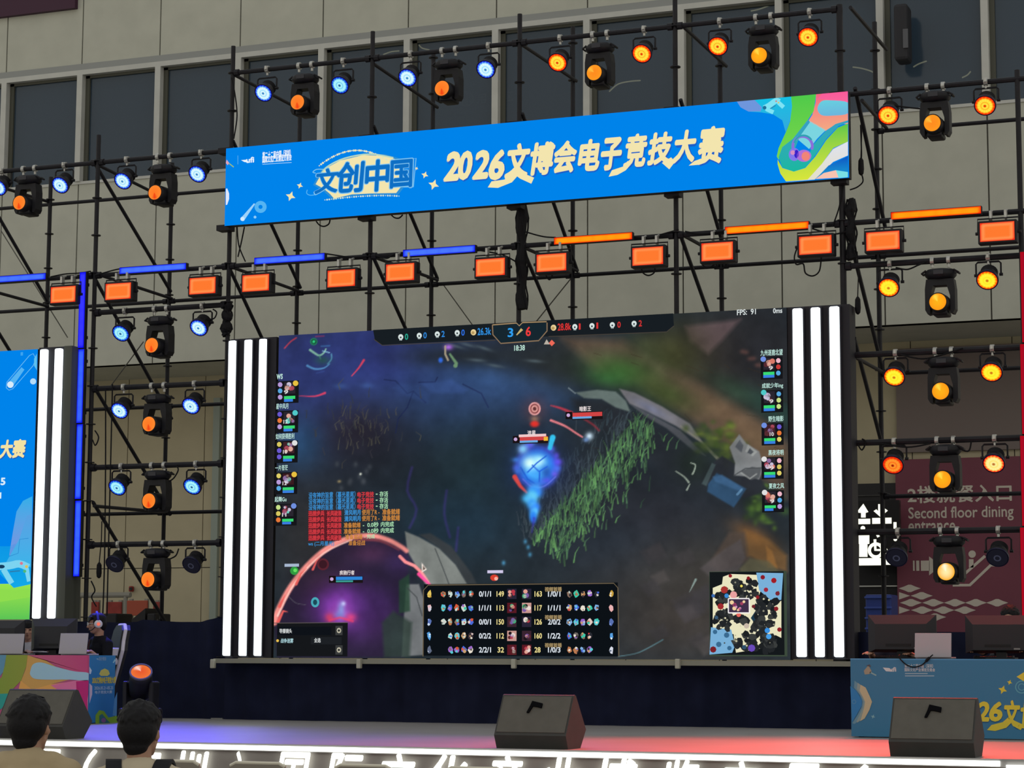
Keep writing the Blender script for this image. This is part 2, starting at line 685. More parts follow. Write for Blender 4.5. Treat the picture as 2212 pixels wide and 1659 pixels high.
# dark panel above the sign, dark lift opening beside it, lit lift sign
b = MB()
a, c = at(1938, 978, YR - .06), at(2206, 741, YR - .06)
b.wbox((a.x, YR - 0.06, a.z), (c.x + 1.2, YR + 0.02, c.z))
struct('trim_5', b, mat('brown_grey_panel', '#776b68', 0.6))
b = MB()
a, c = at(1800, 1420, YR - .05), at(1938, 1043, YR - .05)
b.wbox((a.x, YR - 0.05, 0), (c.x, YR + 0.02, c.z))
struct('door_1', b, mat('lift_door_dark', '#1b1a1e', 0.4, 0, 0.5))
b = MB()
a, c = at(1800, 1072, YR - .09), at(1938, 1069, YR - .09)
b.wbox((a.x, YR - 0.09, a.z), (c.x, YR - 0.05, c.z))
b.wbox((a.x, YR - 0.09, at(1900, 1268, YR).z), (c.x, YR - 0.05, at(1900, 1265, YR).z))
struct('trim_6', b, M_TRIM)
yL = YR - 0.5
a, c = at(1843, 1222, yL), at(1942, 1080, yL)
s = thing('lift_sign', 'illuminated lift sign with arrows, standing figure and wheelchair symbol', 'sign', ((a.x + c.x) / 2, yL, a.z))
part('sign_box', MB().wbox((a.x, yL, a.z), (c.x, yL + 0.12, c.z)), mat('sign_black', '#100f12', 0.4), s)
part('bracket', MB().wbox(((a.x + c.x) / 2 - .05, yL + .12, a.z + .3), ((a.x + c.x) / 2 + .05, YR - .05, a.z + .4)), M_BLK, s)
A_ = Art((0, yL - 0.002, 0))
G = '#fdfde6'
A_.poly([(1850, 1107), (1865, 1088), (1876, 1106), (1870, 1108), (1870, 1118), (1860, 1118), (1860, 1108)], G)
A_.poly([(1887, 1104), (1893, 1100), (1897, 1104), (1897, 1089), (1905, 1089), (1905, 1104), (1911, 1098), (1918, 1103), (1902, 1117)], G)
A_.rect(1849, 1121, 1880, 1132, G)
A_.rect(1884, 1119, 1926, 1131, G)
A_.disc(1864, 1141, 5, G)
A_.poly([(1851, 1151), (1878, 1151), (1878, 1175), (1874, 1175), (1874, 1203), (1856, 1203), (1856, 1175), (1851, 1175)], G)
A_.ring(1892, 1189, 14, 7, G)
A_.stroke([(1890, 1165), (1891, 1188), (1908, 1188), (1914, 1202)], 6, G)
A_.stroke([(1894, 1152), (1898, 1160)], 6, G)
A_.stroke([(1905, 1172), (1917, 1196)], 8, G)
A_.rect(1850, 1206, 1905, 1221, G)
A_.poly([(1906, 1206), (1917, 1206), (1924, 1220), (1912, 1220)], G)
A_.rect(1930, 1128, 1937, 1150, G)
A_.disc(1934, 1165, 4, G)
part('pictogram', A_, colmat('lit_sign', 1.3), s)
a, c = at(1870, 1345, yL - .8), at(1925, 1284, yL - .8)
s = thing('blue_crate', 'blue plastic crate with ribbed side behind the right-hand gaming desk', 'crate', ((a.x + c.x) / 2, yL - .5, 0))
s['label'] = 'blue ribbed plastic crate stacked high beneath the lit lift sign'
b = MB()
b.wbox((a.x, yL - .8, a.z - .5), (c.x, yL - .3, c.z), 0.02)
part('crate_body', b, mat('blue_plastic', '#2c3f86', 0.5), s)
b = MB()
for q in range(4):
    z = c.z - 0.03 - q * 0.16
    b.wbox((a.x - .01, yL - .83, z - .03), (c.x + .01, yL - .79, z), 0.006)
part('rib', b, mat('blue_plastic_light', '#3a4f9c', 0.5), s)
b = MB()
b.wbox((a.x - .1, yL - .9, 0), (c.x + .1, yL - .2, a.z - .5), 0.02)
tag(solo('black_box', b, M_CASE, 'plain black flight case standing under the blue plastic crate', 'case'))

# -------- clutter in the recess between the side screen and the main screen
yC = YR - 2.2
M_RED = mat('faded_red_board', '#8c3a36', 0.7, 0, 0.2, 0.2, 5)
M_POST = mat('grey_post', '#8a8880', 0.7)
bars = [(196, 1300, 213, 1330, 'narrow red board barrier at the end of the row behind the headset player'),
        (228, 1300, 262, 1332, 'dark red board barrier in the middle of the row behind the stage'),
        (273, 1297, 318, 1330, 'brightest orange-red board barrier with a slanted edge behind the stage'),
        (330, 1300, 349, 1326, 'short red board barrier beside the scaffold leg behind the stage')]
for i, (x0, y0, x1, y1, lb) in enumerate(bars):
    a, c = at(x0, y1, yC), at(x1, y0, yC)
    s = thing('barrier', lb, 'barrier', ((a.x + c.x) / 2, yC, 0), 'red barriers behind the stage')
    b = MB()
    b.wbox((a.x, yC, a.z), (c.x, yC + 0.04, c.z), 0.01)
    part('board', b, M_RED if i != 2 else mat('orange_red_board', '#a04a35', 0.7), s)
    for x in (a.x + 0.05, c.x - 0.05):
        part('post', MB().wbox((x - .03, yC + .04, 0), (x + .03, yC + .1, c.z + .03)), M_POST, s)
    part('foot', MB().wbox((a.x, yC - .2, 0), (c.x, yC + .3, .04)), M_POST, s)
a, c = at(161, 1292, YR - 1), at(282, 1285, YR - 1)
s = thing('handrail', 'grey steel handrail above the red barriers behind the stage', 'rail', ((a.x + c.x) / 2, YR - 1, 0))
part('top_rail', MB().tube((a.x, YR - 1, c.z), (c.x, YR - 1, c.z), 0.05), M_POST, s)
for x in (a.x + .1, c.x - .1):
    part('post', MB().tube((x, YR - 1, 0), (x, YR - 1, c.z), 0.04), M_POST, s)
a, c = at(277, 1278, YR - .1), at(284, 1266, YR - .1)
s = thing('fire_alarm', 'small red fire alarm box on the recessed wall', 'alarm', ((a.x + c.x) / 2, YR - .1, a.z))
part('alarm_box', MB().wbox((a.x, YR - .1, a.z), (c.x, YR, c.z), .02), mat('alarm_red', '#8e2420', 0.5), s)
part('button', MB().tube((a.x + .06, YR - .12, (a.z + c.z) / 2), (a.x + .06, YR - .1, (a.z + c.z) / 2), .03), M_CASE, s)
yE = 31.0
for (x0, y0, x1, y1, lb) in ((284, 1314, 314, 1345, 'black slanted-top equipment case behind the stage curtain'), (317, 1325, 335, 1345, 'small black equipment box beside the scaffold leg behind the curtain'),
                             (222, 1325, 252, 1345, 'low black equipment case behind the player with the headset')):
    a, c = at(x0, y1, yE), at(x1, y0, yE)
    s = thing('equipment_case', lb, 'case', ((a.x + c.x) / 2, yE, 0), 'black cases behind the stage')
    b = MB()
    if x0 == 284:
        b.prism([(a.x, 0), (c.x, 0), (c.x, c.z), (a.x, c.z - .18)], 'y', yE, yE + .5)
    else:
        b.wbox((a.x, yE, 0), (c.x, yE + .5, c.z), .02)
    part('case_body', b, M_CASE, s)
    part('handle', MB().wbox((a.x + .1, yE - .02, c.z - .3), (c.x - .1, yE, c.z - .26)), M_POST, s)

# ================================================================== SCAFFOLD
XP0, BAY = -13.3782, 1.9555
XF = {k: XP0 + k * BAY for k in range(-2, 6)}
RP = 0.029
sc = thing('scaffold', 'tall black ring-lock scaffold frame that carries the screens and stage lights', 'scaffold', (XF[2], YF, ZS))
topF = {-1: at(203, 293, YF).z, 0: at(503, 100, YF).z, 1: at(807, 68, YF).z, 2: at(1128, 30, YF).z, 3: at(1470, -25, YF).z, 4: at(1837, 8, YF).z}
topB = {-2: at(105, 383, YB).z, -1: at(372, 352, YB).z, 0: at(655, 165, YB).z, 1: at(945, 110, YB).z, 2: at(1245, 57, YB).z, 3: at(1570, 95, YB).z, 4: at(1915, 45, YB).z}
ZN0 = at(503, 158, YF).z
for tops, Y in ((topF, YF), (topB, YB)):
    for k, zt in tops.items():
        x = XF[k]
        b = MB()
        zb = ZS
        b.tube((x, Y, zb), (x, Y, zt), RP if k != 4 or Y != YF else 0.036, 10)
        z = ZN0 % 0.49
        while z < zt - 0.05:
            if z > zb + 0.3:
                b.tube((x, Y, z - .006), (x, Y, z + .006), 0.062, 12)
            z += 0.49
        u = part('upright', b, M_BLK, sc)
        b3 = MB()
        b3.wbox((x - .08, Y - .08, zb), (x + .08, Y + .08, zb + .012))
        part('base_plate', b3, M_STEEL, u)


xe = at(2213, 940, YF - .12).x
part('upright', MB().tube((xe, YF, ZS), (xe, YF, at(2213, 150, YF).z), RP, 10).wbox((xe - .08, YF - .08, ZS), (xe + .08, YF + .08, ZS + .012)), M_BLK, sc)


def ledger(z, k0, k1, Y, r=0.025, name='ledger'):
    for k in range(k0, k1):
        x0, x1 = XF[k] + (.03 if k > -2 else -1), XF[k + 1] - .03 + (1.5 if k == 4 else 0)
        b = MB()
        b.tube((x0, Y, z), (x1, Y, z), r, 8)
        for xx, sg in ((x0, 1), (x1, -1)):
            b.tube((xx, Y, z), (xx + sg * .06, Y, z), r * 1.5, 8)
        part(name, b, M_BLK, sc)


zTop = at(503, 158, YF).z
zSide = at(203, 352, YF).z
zSideR = at(1845, 203, YF).z
zMid = at(497, 575, YF).z
LFR = [(zTop, 0, 4), (zSide, -2, 0), (zSideR, 4, 5), (zMid, -2, 5)]
for z, a_, c_ in LFR:
    ledger(z, a_, c_, YF, 0.03)
rowL = [at(203, y, YF).z for y in (676, 840, 1010, 1177)]
rowR = [at(1850, y, YF).z for y in (574, 767, 957, 1150)]
for z in rowL:
    ledger(z, -1, 0, YF, 0.034, 'lamp_bar')
for z in rowR:
    ledger(z, 4, 5, YF, 0.034, 'lamp_bar')
zBk = at(645, 633, YB).z
ledger(zBk, -2, 5, YB)
ledger(at(105, 442, YB).z, -2, 0, YB)
ledger(at(1845, 288, YB).z, 4, 5, YB)
for y in (873, 1105):
    ledger(at(470, y, YB).z, -1, 0, YB)
    ledger(at(470, y, YB).z, -2, -1, YB)
for y in (810, 1074):
    ledger(at(1852, y, YB).z, 4, 5, YB)
# ledgers and braces that run from the front row to the back row
cross = [((503, 160), (655, 240), 0), ((807, 138), (945, 232), 0), ((1128, 97), (1245, 175), 0), ((1470, 52), (1569, 143), 0), ((1837, 16), (1915, 107), 0),
         ((203, 352), (372, 436), 0), ((495, 575), (648, 630), 0), ((807, 555), (945, 605), 0), ((1128, 533), (1247, 585), 0), ((1470, 505), (1570, 560), 0),
         ((203, 590), (371, 645), 0), ((1862, 217), (1915, 277), 0), ((-60, 385), (105, 436), 0), ((-60, 617), (104, 662), 0), ((203, 1093), (360, 1107), 0), ((1845, 770), (1910, 806), 0),
         ((203, 350), (369, 630), 1), ((503, 304), (649, 622), 1), ((807, 272), (945, 602), 1), ((1128, 245), (1247, 585), 1), ((1470, 215), (1570, 556), 1),
         ((1847, 190), (1912, 490), 1), ((203, 598), (371, 905), 1), ((495, 578), (640, 890), 1), ((807, 557), (945, 862), 1), ((1128, 535), (1247, 815), 1), ((1470, 508), (1570, 790), 1),
         ((1845, 550), (1910, 812), 1), ((203, 835), (368, 1112), 1), ((201, 1085), (358, 1345), 1), ((1845, 730), (1905, 960), 1), ((-100, 300), (105, 655), 1), ((-100, 560), (105, 895), 1)]
for p, q, br in cross:
    a, c = at(*p, YF), at(*q, YB)
    b = MB()
    b.tube(a, c, 0.024 if br else 0.022, 8)
    part('brace' if br else 'cross_ledger', b, M_BLK, sc)

# thin guy wires
M_WIRE = mat('thin_wire', '#55534c', 0.6)
for (p, q, lb) in (((2, 498), (146, 729), 'thin guy wire slanting above the small side screen'), ((310, 738), (236, 838), 'thin guy wire slanting behind the blue side tower lights'),
                   ((954, 610), (1030, 715), 'thin guy wire slanting between the blue bar light and the big screen'), ((1237, 597), (1150, 705), 'thin guy wire slanting towards the scoreboard badge of the screen')):
    P, Q = at(*p, YB + .2), at(*q, YB + .2)
    part('guy_wire', MB().tube(P, Q, 0.008, 6), M_WIRE, sc, label=lb)

# ================================================================== LED SCREENS
def rnd(s):
    return random.Random(s)


# ---- banner
z0b, z1b = at(487, 488, YS).z, at(487, 321, YS).z
xb0, xb1 = at(487, 400, YS).x, at(1833, 290, YS).x
bn = thing('banner_screen', 'long blue LED banner with yellow title lettering over the main screen', 'screen', ((xb0 + xb1) / 2, YS, z0b))
part('cabinet', MB().wbox((xb0, YS, z0b), (xb1, YS + 0.12, z1b)), M_CASE, bn)
for k in range(5):
    for z in (z0b, z1b):
        part('bracket', MB().wbox((XF[k] - .09, YS + .1, z - .03), (XF[k] + .09, YF - .03, z + .04)), M_BLK, bn)
A_ = Art((0, YS - 0.002, 0))
BL = '#0083ea'
A_.rect(487, 321, 1833, 385.5, BL, 0)
A_.v[0] = (xb0, YS - .002, z0b); A_.v[1] = (xb1, YS - .002, z0b); A_.v[2] = (xb1, YS - .002, z1b); A_.v[3] = (xb0, YS - .002, z1b)
YE, PALE = '#f3e5ae', '#d8efe6'
# round-cornered marks at the end
A_.poly([(488, 408), (491, 407), (495, 418), (495, 430), (491, 442), (488, 443)], '#dfe8fb', 1)
A_.disc(563, 447, 13, '#55b4f2', 1); A_.disc(563, 447, 4.5, BL, 2)
A_.stroke([(550, 440), (523, 475)], (3, 9), '#9cd3fa', 1)
A_.disc(524, 473, 4.5, '#d4ecfd', 2); A_.disc(551, 469, 3, '#8fcdf8', 1)
# small organiser marks
A_.poly([(521, 346), (533, 345), (538, 351), (528, 350)], '#e7f3fd', 1)
A_.text('ufi', 532, 340, 549, 351, '#e7f3fd', 1, 0.03)
A_.stroke([(514, 336), (514, 355)], 1.2, '#5fb2ef', 1)
A_.poly([(490, 345), (495, 352), (492, 357), (488, 352)], '#e0a6b4', 1); A_.stroke([(495, 353), (505, 361)], 2, '#9fc46a', 1)
A_.text('第二十二届中国（深圳）', 567, 328, 628, 338, '#e7f3fd', 1, 0.03)
A_.text('国际文化产业博览交易会', 567, 337, 630, 347, '#e7f3fd', 1, 0.03)
A_.stroke([(567, 350), (614, 347)], 1.6, '#bfe0f8', 1)
A_.stroke([(567, 355), (630, 351)], 1.2, '#a9d6f6', 1)
# title badge
fan = [(682, 398), (700, 366), (735, 347), (785, 335), (830, 337), (858, 345), (866, 352), (872, 395), (866, 404), (856, 417), (800, 418), (760, 420), (722, 429), (712, 418), (700, 408)]
A_.poly([(x + (x - 775) * .06, y + (y - 380) * .08) for x, y in fan], '#2f8fd2', 1)
for i in range(46):
    t = i / 45
    x = 690 + t * 176
    yT = 372 - 47 * math.sin(math.pi * min(1, max(0, t * .93 + .07))) ** .8
    A_.disc(x, yT, 2.4 if i % 3 else 1.4, '#cfe6cf' if i % 2 else '#f0e6b4', 2, n=6)
for i in range(34):
    t = i / 33
    A_.disc(702 + t * 160, 432 - 11 * math.sin(t * 1.9) + 2 * t, 2.0 if i % 3 else 1.2, '#cfe6cf', 2, n=6)
A_.poly(fan, YE, 2)
A_.stroke([(690, 384), (705, 362), (745, 342), (800, 333), (850, 341)], 3, '#b9d9c0', 3, 4)
A_.stroke([(664, 410), (663, 418), (672, 422), (688, 418), (700, 408)], 1.8, '#55b4f2', 2, 4)
A_.stroke([(682, 374), (676, 372), (684, 366), (700, 366)], 1.8, '#7cc6ee', 2, 3)
A_.stroke([(868, 347), (899, 342), (893, 404), (872, 404)], 1.8, '#7cc6ee', 2)
for i, (ch, x0, y0, x1, y1, sh) in enumerate((('文', 680, 366, 732, 416, .1), ('创', 728, 352, 788, 414, .08), ('中', 789, 347, 842, 412, .05), ('国', 843, 347, 892, 404, .03))):
    A_.text(ch, x0 - 2, y0 - 2, x1 + 2, y1 + 2, '#7cc3ee', 3, 0.05, sh)
    A_.text(ch, x0, y0, x1, y1, '#0e6fc4', 4, 0.03, sh)
for x, y, r in ((628, 424, 11), (648, 401, 7), (918, 378, 8), (937, 399, 12), (900, 364, 4)):
    A_.star(x, y, r, YE, 2)
# main title
SH = '#1b60c8'
chars = [('2', 958, 329, 994, 390), ('0', 990, 327, 1021, 388), ('2', 1020, 326, 1057, 386), ('6', 1056, 325, 1090, 388)]
tit = chars + [('文', 1090, 312, 1146, 384), ('博', 1146, 309, 1200, 376), ('会', 1197, 306, 1247, 372), ('电', 1248, 303, 1296, 368), ('子', 1298, 299, 1344, 366),
               ('竞', 1346, 291, 1399, 360), ('技', 1398, 288, 1453, 354), ('大', 1452, 283, 1505, 350), ('赛', 1506, 275, 1567, 352)]
for ch, x0, y0, x1, y1 in tit:
    A_.text(ch, x0 + 2, y0 + 3, x1 + 2, y1 + 3, SH, 2, 0.075, .2)
    A_.text(ch, x0, y0, x1, y1, YE, 3, 0.045, .2)
A_.poly([(1054, 405), (1062, 392), (1090, 388), (1112, 370), (1122, 376), (1106, 394), (1076, 406)], YE, 3)
A_.poly([(1112, 368), (1124, 372), (1154, 384), (1148, 397), (1124, 386), (1108, 374)], YE, 3)
A_.poly([(1315, 382), (1322, 368), (1346, 360), (1356, 348), (1366, 352), (1352, 368), (1334, 378)], YE, 3)
A_.poly([(1430, 352), (1446, 366), (1458, 350), (1450, 340)], YE, 3)
A_.poly([(1488, 358), (1500, 348), (1524, 340), (1530, 346), (1510, 356)], YE, 3)
# colour waves at the other end
A_.poly([(1592, 216), (1600, 232), (1617, 241), (1645, 243), (1670, 247), (1690, 260), (1697, 285), (1709, 255), (1716, 230), (1711, 206)], '#33a9dc', 1, '#12bfe4', 'z')
A_.poly([(1592, 216), (1600, 232), (1617, 241), (1643, 241), (1646, 232), (1630, 214)], '#6f96dc', 2)
A_.poly([(1709, 206), (1763, 201), (1758, 240), (1746, 258), (1713, 300), (1690, 318), (1682, 345), (1678, 338), (1682, 320), (1698, 285), (1707, 262), (1711, 230)], '#79d64b', 2, '#4fca4a')
A_.poly([(1763, 201), (1832, 193), (1832, 268), (1810, 268), (1795, 275), (1783, 283), (1746, 262), (1755, 248), (1762, 222)], '#f3aa84', 2, '#f4607f')
A_.poly([(1776, 202), (1832, 193), (1832, 221), (1800, 217), (1766, 214)], '#f9679c', 3, '#f95a9a')
A_.poly([(1766, 235), (1775, 219), (1795, 217), (1832, 222), (1832, 245), (1800, 250), (1775, 249)], '#6bb5dc', 4, '#68cfe0', n=4)
A_.poly([(1747, 260), (1784, 281), (1765, 300), (1748, 322), (1722, 300)], '#7bd5e0', 2)
A_.poly([(1746, 258), (1713, 300), (1690, 318), (1682, 340), (1690, 362), (1715, 371), (1740, 362), (1762, 335), (1785, 300), (1812, 272), (1832, 265), (1832, 260), (1805, 268), (1783, 284), (1755, 315), (1748, 335), (1728, 335), (1718, 320), (1728, 295), (1750, 264)], '#1ab89f', 3, '#3a9dc6')
A_.poly([(1832, 267), (1810, 276), (1785, 303), (1762, 338), (1740, 363), (1715, 371), (1690, 363), (1680, 345), (1680, 355), (1686, 375), (1698, 392), (1745, 388), (1775, 355), (1800, 320), (1832, 306)], '#d8e63c', 3, '#5ac84a')
A_.poly([(1698, 393), (1745, 388), (1775, 355), (1800, 322), (1832, 306), (1832, 336), (1800, 350), (1760, 388)], '#e4dfc8', 4, '#dfe2ee')
A_.poly([(1762, 387), (1790, 358), (1832, 338), (1832, 372), (1800, 370), (1780, 376)], '#1a9ad2', 5, '#0e52c4')
A_.poly([(1762, 387), (1780, 374), (1806, 368), (1812, 384)], '#f9c3b0', 6)
A_.poly([(1806, 368), (1832, 372), (1832, 383), (1812, 385)], '#7ae0e4', 6)
A_.ring(1734, 316, 21, 6, '#8a6fd8', 5, 150, 380)
A_.ring(1736, 313, 20, 4, '#2f9fb4', 6, 190, 330)
A_.disc(1716, 334, 12, '#8478ea', 5, 14); A_.disc(1721, 333, 5, '#3a20c8', 6, 9); A_.disc(1737, 337, 16, '#b06fd6', 6, 13); A_.disc(1741, 338, 9, '#f08478', 7, 10); A_.disc(1713, 330, 5, '#d88fc0', 6, 5)
# games controller drawing on the banner
A_.stroke([(1651, 234), (1662, 228), (1676, 218), (1684, 220)], 12, '#7fe3f4', 4, 3)
A_.stroke([(1656, 236), (1671, 243)], 9, '#7fe3f4', 4); A_.stroke([(1682, 222), (1693, 232)], 9, '#7fe3f4', 4)
A_.disc(1652, 233, 4, '#1d6f98', 5); A_.stroke([(1664, 235), (1676, 228)], 2, '#2a86b0', 5); A_.disc(1677, 219, 2, '#cc8888', 5); A_.disc(1682, 222, 2, '#cccc77', 5)
# keep the artwork inside the cabinet's edge
A_.v = [(min(max(p[0], xb0), xb1), p[1], min(max(p[2], z0b), z1b)) for p in A_.v]
part('display', A_, M_LED, bn)

# ---- main screen: cabinet, picture and its overlays
xs0, xs1 = at(598, 1000, YS).x, at(1703, 1000, YS).x
zs0, zs1 = at(600, 1421, YS).z, at(600, 725.5, YS).z
ms = thing('main_screen', 'huge LED screen showing a dark video game scene with score panels', 'screen', ((xs0 + xs1) / 2, YS, zs0))
part('cabinet', MB().wbox((xs0, YS, zs0), (xs1, YS + 0.12, zs1)), M_CASE, ms)
for k in range(1, 4):
    for z in (zs0 + .3, zs1 - .3):
        part('bracket', MB().wbox((XF[k] - .08, YS + .1, z - .04), (XF[k] + .08, YF - .03, z + .04)), M_BLK, ms)

# the picture is painted on a fine grid of points; PX, PY are where each point shows in the photo
NXg, NYg = 600, 390
gx = np.linspace(xs0, xs1, NXg)
gz = np.linspace(zs0, zs1, NYg)
GX, GZ = np.meshgrid(gx, gz)
dv = np.stack([GX - EYE.x, np.full_like(GX, YS - EYE.y), GZ - EYE.z], -1)
dw = dv @ np.array(_f)
PX = W / 2 + F * (dv @ np.array(RT)) / dw
PY = H / 2 - F * (dv @ np.array(UP)) / dw
IMG = np.zeros(PX.shape + (3,))


def srgb(h):
    h = h.lstrip('#')
    return np.array([int(h[i:i + 2], 16) / 255 for i in (0, 2, 4)])


def noise(scale, seed, oct=4):
    r = np.random.RandomState(seed)
    out = np.zeros(PX.shape)
    amp, tot = 1.0, 0
    for o in range(oct):
        g = r.rand(96, 96)
        u = (PX - 500) / scale * 2 ** o + 7
        v = (PY - 600) / scale * 2 ** o + 7
        iu, iv = np.floor(u).astype(int), np.floor(v).astype(int)
        fu, fv = u - iu, v - iv
        fu, fv = fu * fu * (3 - 2 * fu), fv * fv * (3 - 2 * fv)
        G = lambda a, b: g[b % 96, a % 96]
        out += amp * ((G(iu, iv) * (1 - fu) + G(iu + 1, iv) * fu) * (1 - fv) + (G(iu, iv + 1) * (1 - fu) + G(iu + 1, iv + 1) * fu) * fv)
        tot += amp
        amp *= 0.5
    return out / tot


def mix(a, c):
    global IMG
    IMG = IMG * (1 - a[..., None]) + c * a[..., None]


def blob(x, y, rx, ry, col, al=1.0, rot=0, p=1.0):
    c, s = math.cos(math.radians(rot)), math.sin(math.radians(rot))
    u, v = ((PX - x) * c + (PY - y) * s) / rx, (-(PX - x) * s + (PY - y) * c) / ry
    mix(al * np.exp(-((u * u + v * v) ** p)), srgb(col))


def sdist(pts):
    d = np.full(PX.shape, 1e9)
    ins = np.zeros(PX.shape, bool)
    n = len(pts)
    for i in range(n):
        (x0, y0), (x1, y1) = pts[i], pts[(i + 1) % n]
        ex, ey = x1 - x0, y1 - y0
        t = np.clip(((PX - x0) * ex + (PY - y0) * ey) / (ex * ex + ey * ey + 1e-9), 0, 1)
        d = np.minimum(d, np.hypot(PX - x0 - t * ex, PY - y0 - t * ey))
        if y0 != y1:
            ins ^= ((y0 > PY) != (y1 > PY)) & (PX < (x1 - x0) * (PY - y0) / (y1 - y0) + x0)
    return np.where(ins, d, -d)


def shape(pts, col, al=1.0, soft=3.0, sm=0, nz=None):
    if sm:
        pts = smooth_loop(pts, sm)
    a = al * np.clip(0.5 + sdist(pts) / soft, 0, 1)
    if nz is not None:
        a = a * nz
    mix(a, srgb(col))


def line(pts, w, col, al=1.0, soft=1.5, sm=0):
    if sm:
        pts = smooth_loop(pts, sm, False)
    xs, ys = [p[0] for p in pts], [p[1] for p in pts]
    m = max(w if not isinstance(w, tuple) else max(w), 2) + 6
    iy, ix = np.where((PX > min(xs) - m) & (PX < max(xs) + m) & (PY > min(ys) - m) & (PY < max(ys) + m))
    if not len(iy):
        return
    x, y = PX[iy, ix], PY[iy, ix]
    best = np.zeros(len(x))
    k = len(pts) - 1
    for i in range(k):
        (x0, y0), (x1, y1) = pts[i], pts[i + 1]
        ex, ey = x1 - x0, y1 - y0
        t = np.clip(((x - x0) * ex + (y - y0) * ey) / (ex * ex + ey * ey + 1e-9), 0, 1)
        ww = (w[0] + (w[1] - w[0]) * (i + t) / k) if isinstance(w, tuple) else w
        best = np.maximum(best, np.clip(0.5 + (ww / 2 - np.hypot(x - x0 - t * ex, y - y0 - t * ey)) / soft, 0, 1))
    a = (al * best)[:, None]
    IMG[iy, ix] = IMG[iy, ix] * (1 - a) + srgb(col) * a


n1, n2, n3 = noise(90, 1), noise(28, 2), noise(160, 3)
IMG[:] = srgb('#20282e')
blob(700, 800, 260, 180, '#2a3162', .95)
blob(770, 790, 170, 120, '#272f6a', .6)
blob(900, 840, 210, 120, '#2b3a6c', .85)
blob(830, 780, 70, 60, '#2c2f78', .5)
blob(1075, 815, 120, 42, '#3f67a6', .8, 8)
blob(1150, 850, 90, 40, '#34507f', .6, 15)
blob(980, 880, 170, 90, '#2c4470', .6)
blob(1010, 770, 150, 26, '#20252a', .9)
blob(1200, 790, 150, 50, '#232627', .9, 10)
blob(1010, 1010, 190, 130, '#1b2a2f', .9)
blob(820, 1010, 130, 110, '#1d2127', .8)
blob(770, 930, 90, 60, '#241f27', .8)
blob(650, 960, 45, 60, '#27517a', .6)
blob(1000, 1130, 170, 80, '#1d2f3d', .9)
blob(660, 1150, 90, 110, '#2b2b2d', .9)
blob(1400, 1130, 200, 130, '#25272e', .95)
blob(1330, 1180, 110, 60, '#26303c', .6)
blob(1480, 1330, 200, 120, '#3b3633', .95)
blob(1560, 1240, 160, 90, '#3b3834', .8)
# top right: dark wood, green slopes and the brown path
blob(1560, 780, 150, 110, '#2b2827', 1, 0, 1.5)
blob(1650, 760, 80, 120, '#232428', 1)
shape([(1480, 705), (1600, 690), (1560, 735), (1530, 765), (1490, 735)], '#5b4a4d', .75, 12)
blob(1450, 770, 70, 70, '#3b3c22', .8)
shape([(1215, 730), (1345, 735), (1430, 790), (1530, 840), (1640, 905), (1700, 960), (1700, 1075), (1640, 1030), (1560, 960), (1470, 890), (1380, 820), (1290, 800)], '#54443a', .95, 24)
blob(1560, 890, 110, 34, '#66523f', .8, 32)
blob(1650, 960, 70, 30, '#6a5640', .8, 35)
blob(1300, 765, 80, 25, '#4d4238', .7, 20)
blob(1400, 750, 50, 26, '#454a30', .6, 15)
blob(1590, 845, 70, 24, '#2b3d30', .8, 28)
blob(1670, 880, 60, 26, '#27423a', .8, 32)
blob(1345, 800, 80, 34, '#37552b', .95, 8)
blob(1320, 815, 50, 20, '#2f6130', .6)
blob(1440, 850, 70, 30, '#3a4a26', .8, 25)
for i in range(26):
    r = rnd(100 + i)
    x, y = r.uniform(1260, 1690), r.uniform(740, 1000)
    line([(x, y), (x + r.uniform(8, 30), y + r.uniform(4, 16))], 1.6, '#33291f', .5)
# dark rocks under the ledge, then the pale ledge itself
shape([(1235, 862), (1300, 865), (1400, 905), (1500, 970), (1545, 1010), (1500, 1080), (1420, 1010), (1360, 960), (1300, 930), (1250, 900)], '#22262c', .95, 16)
shape([(1243, 848), (1290, 842), (1330, 846), (1352, 866), (1362, 890), (1330, 880), (1300, 862), (1262, 860)], '#5d6a66', .95, 4)
shape([(1338, 840), (1370, 848), (1430, 878), (1490, 915), (1518, 955), (1505, 950), (1460, 920), (1400, 890), (1360, 872), (1348, 855)], '#6a686c', .95, 4)
shape([(1360, 872), (1400, 892), (1470, 930), (1525, 985), (1500, 975), (1440, 925), (1395, 900)], '#4a4c52', .9, 4)
line([(1470, 920), (1510, 950), (1560, 1000)], (2, 7), '#7a7670', .9)
line([(1243, 850), (1228, 838)], 2, '#7f8c90', .8)
blob(1405, 882, 40, 9, '#6d7390', .6, 28)
# bushes
for i in range(60):
    r = rnd(300 + i)
    x, y = r.gauss(1545, 26), r.gauss(950, 24)
    blob(x, y, r.uniform(5, 13), r.uniform(4, 9), r.choice(['#4a5a2a', '#3a4a24', '#5f6d30', '#2f3e26', '#44512c']), .7)
for i in range(40):
    r = rnd(400 + i)
    x, y = r.gauss(1640, 22), r.gauss(1085, 28)
    blob(x, y, r.uniform(5, 13), r.uniform(4, 9), r.choice(['#35502a', '#2a3a24', '#4c6a2e', '#243026']), .7)
blob(1500, 1000, 40, 40, '#1e2722', .8)
for p in ([(1460, 1018), (1478, 1030), (1488, 1042)], [(1492, 1000), (1502, 1004), (1500, 1016), (1496, 1024)], [(1490, 1046), (1484, 1058)]):
    line(p, (2, 4), '#98a596', .8, 1.5, 3)
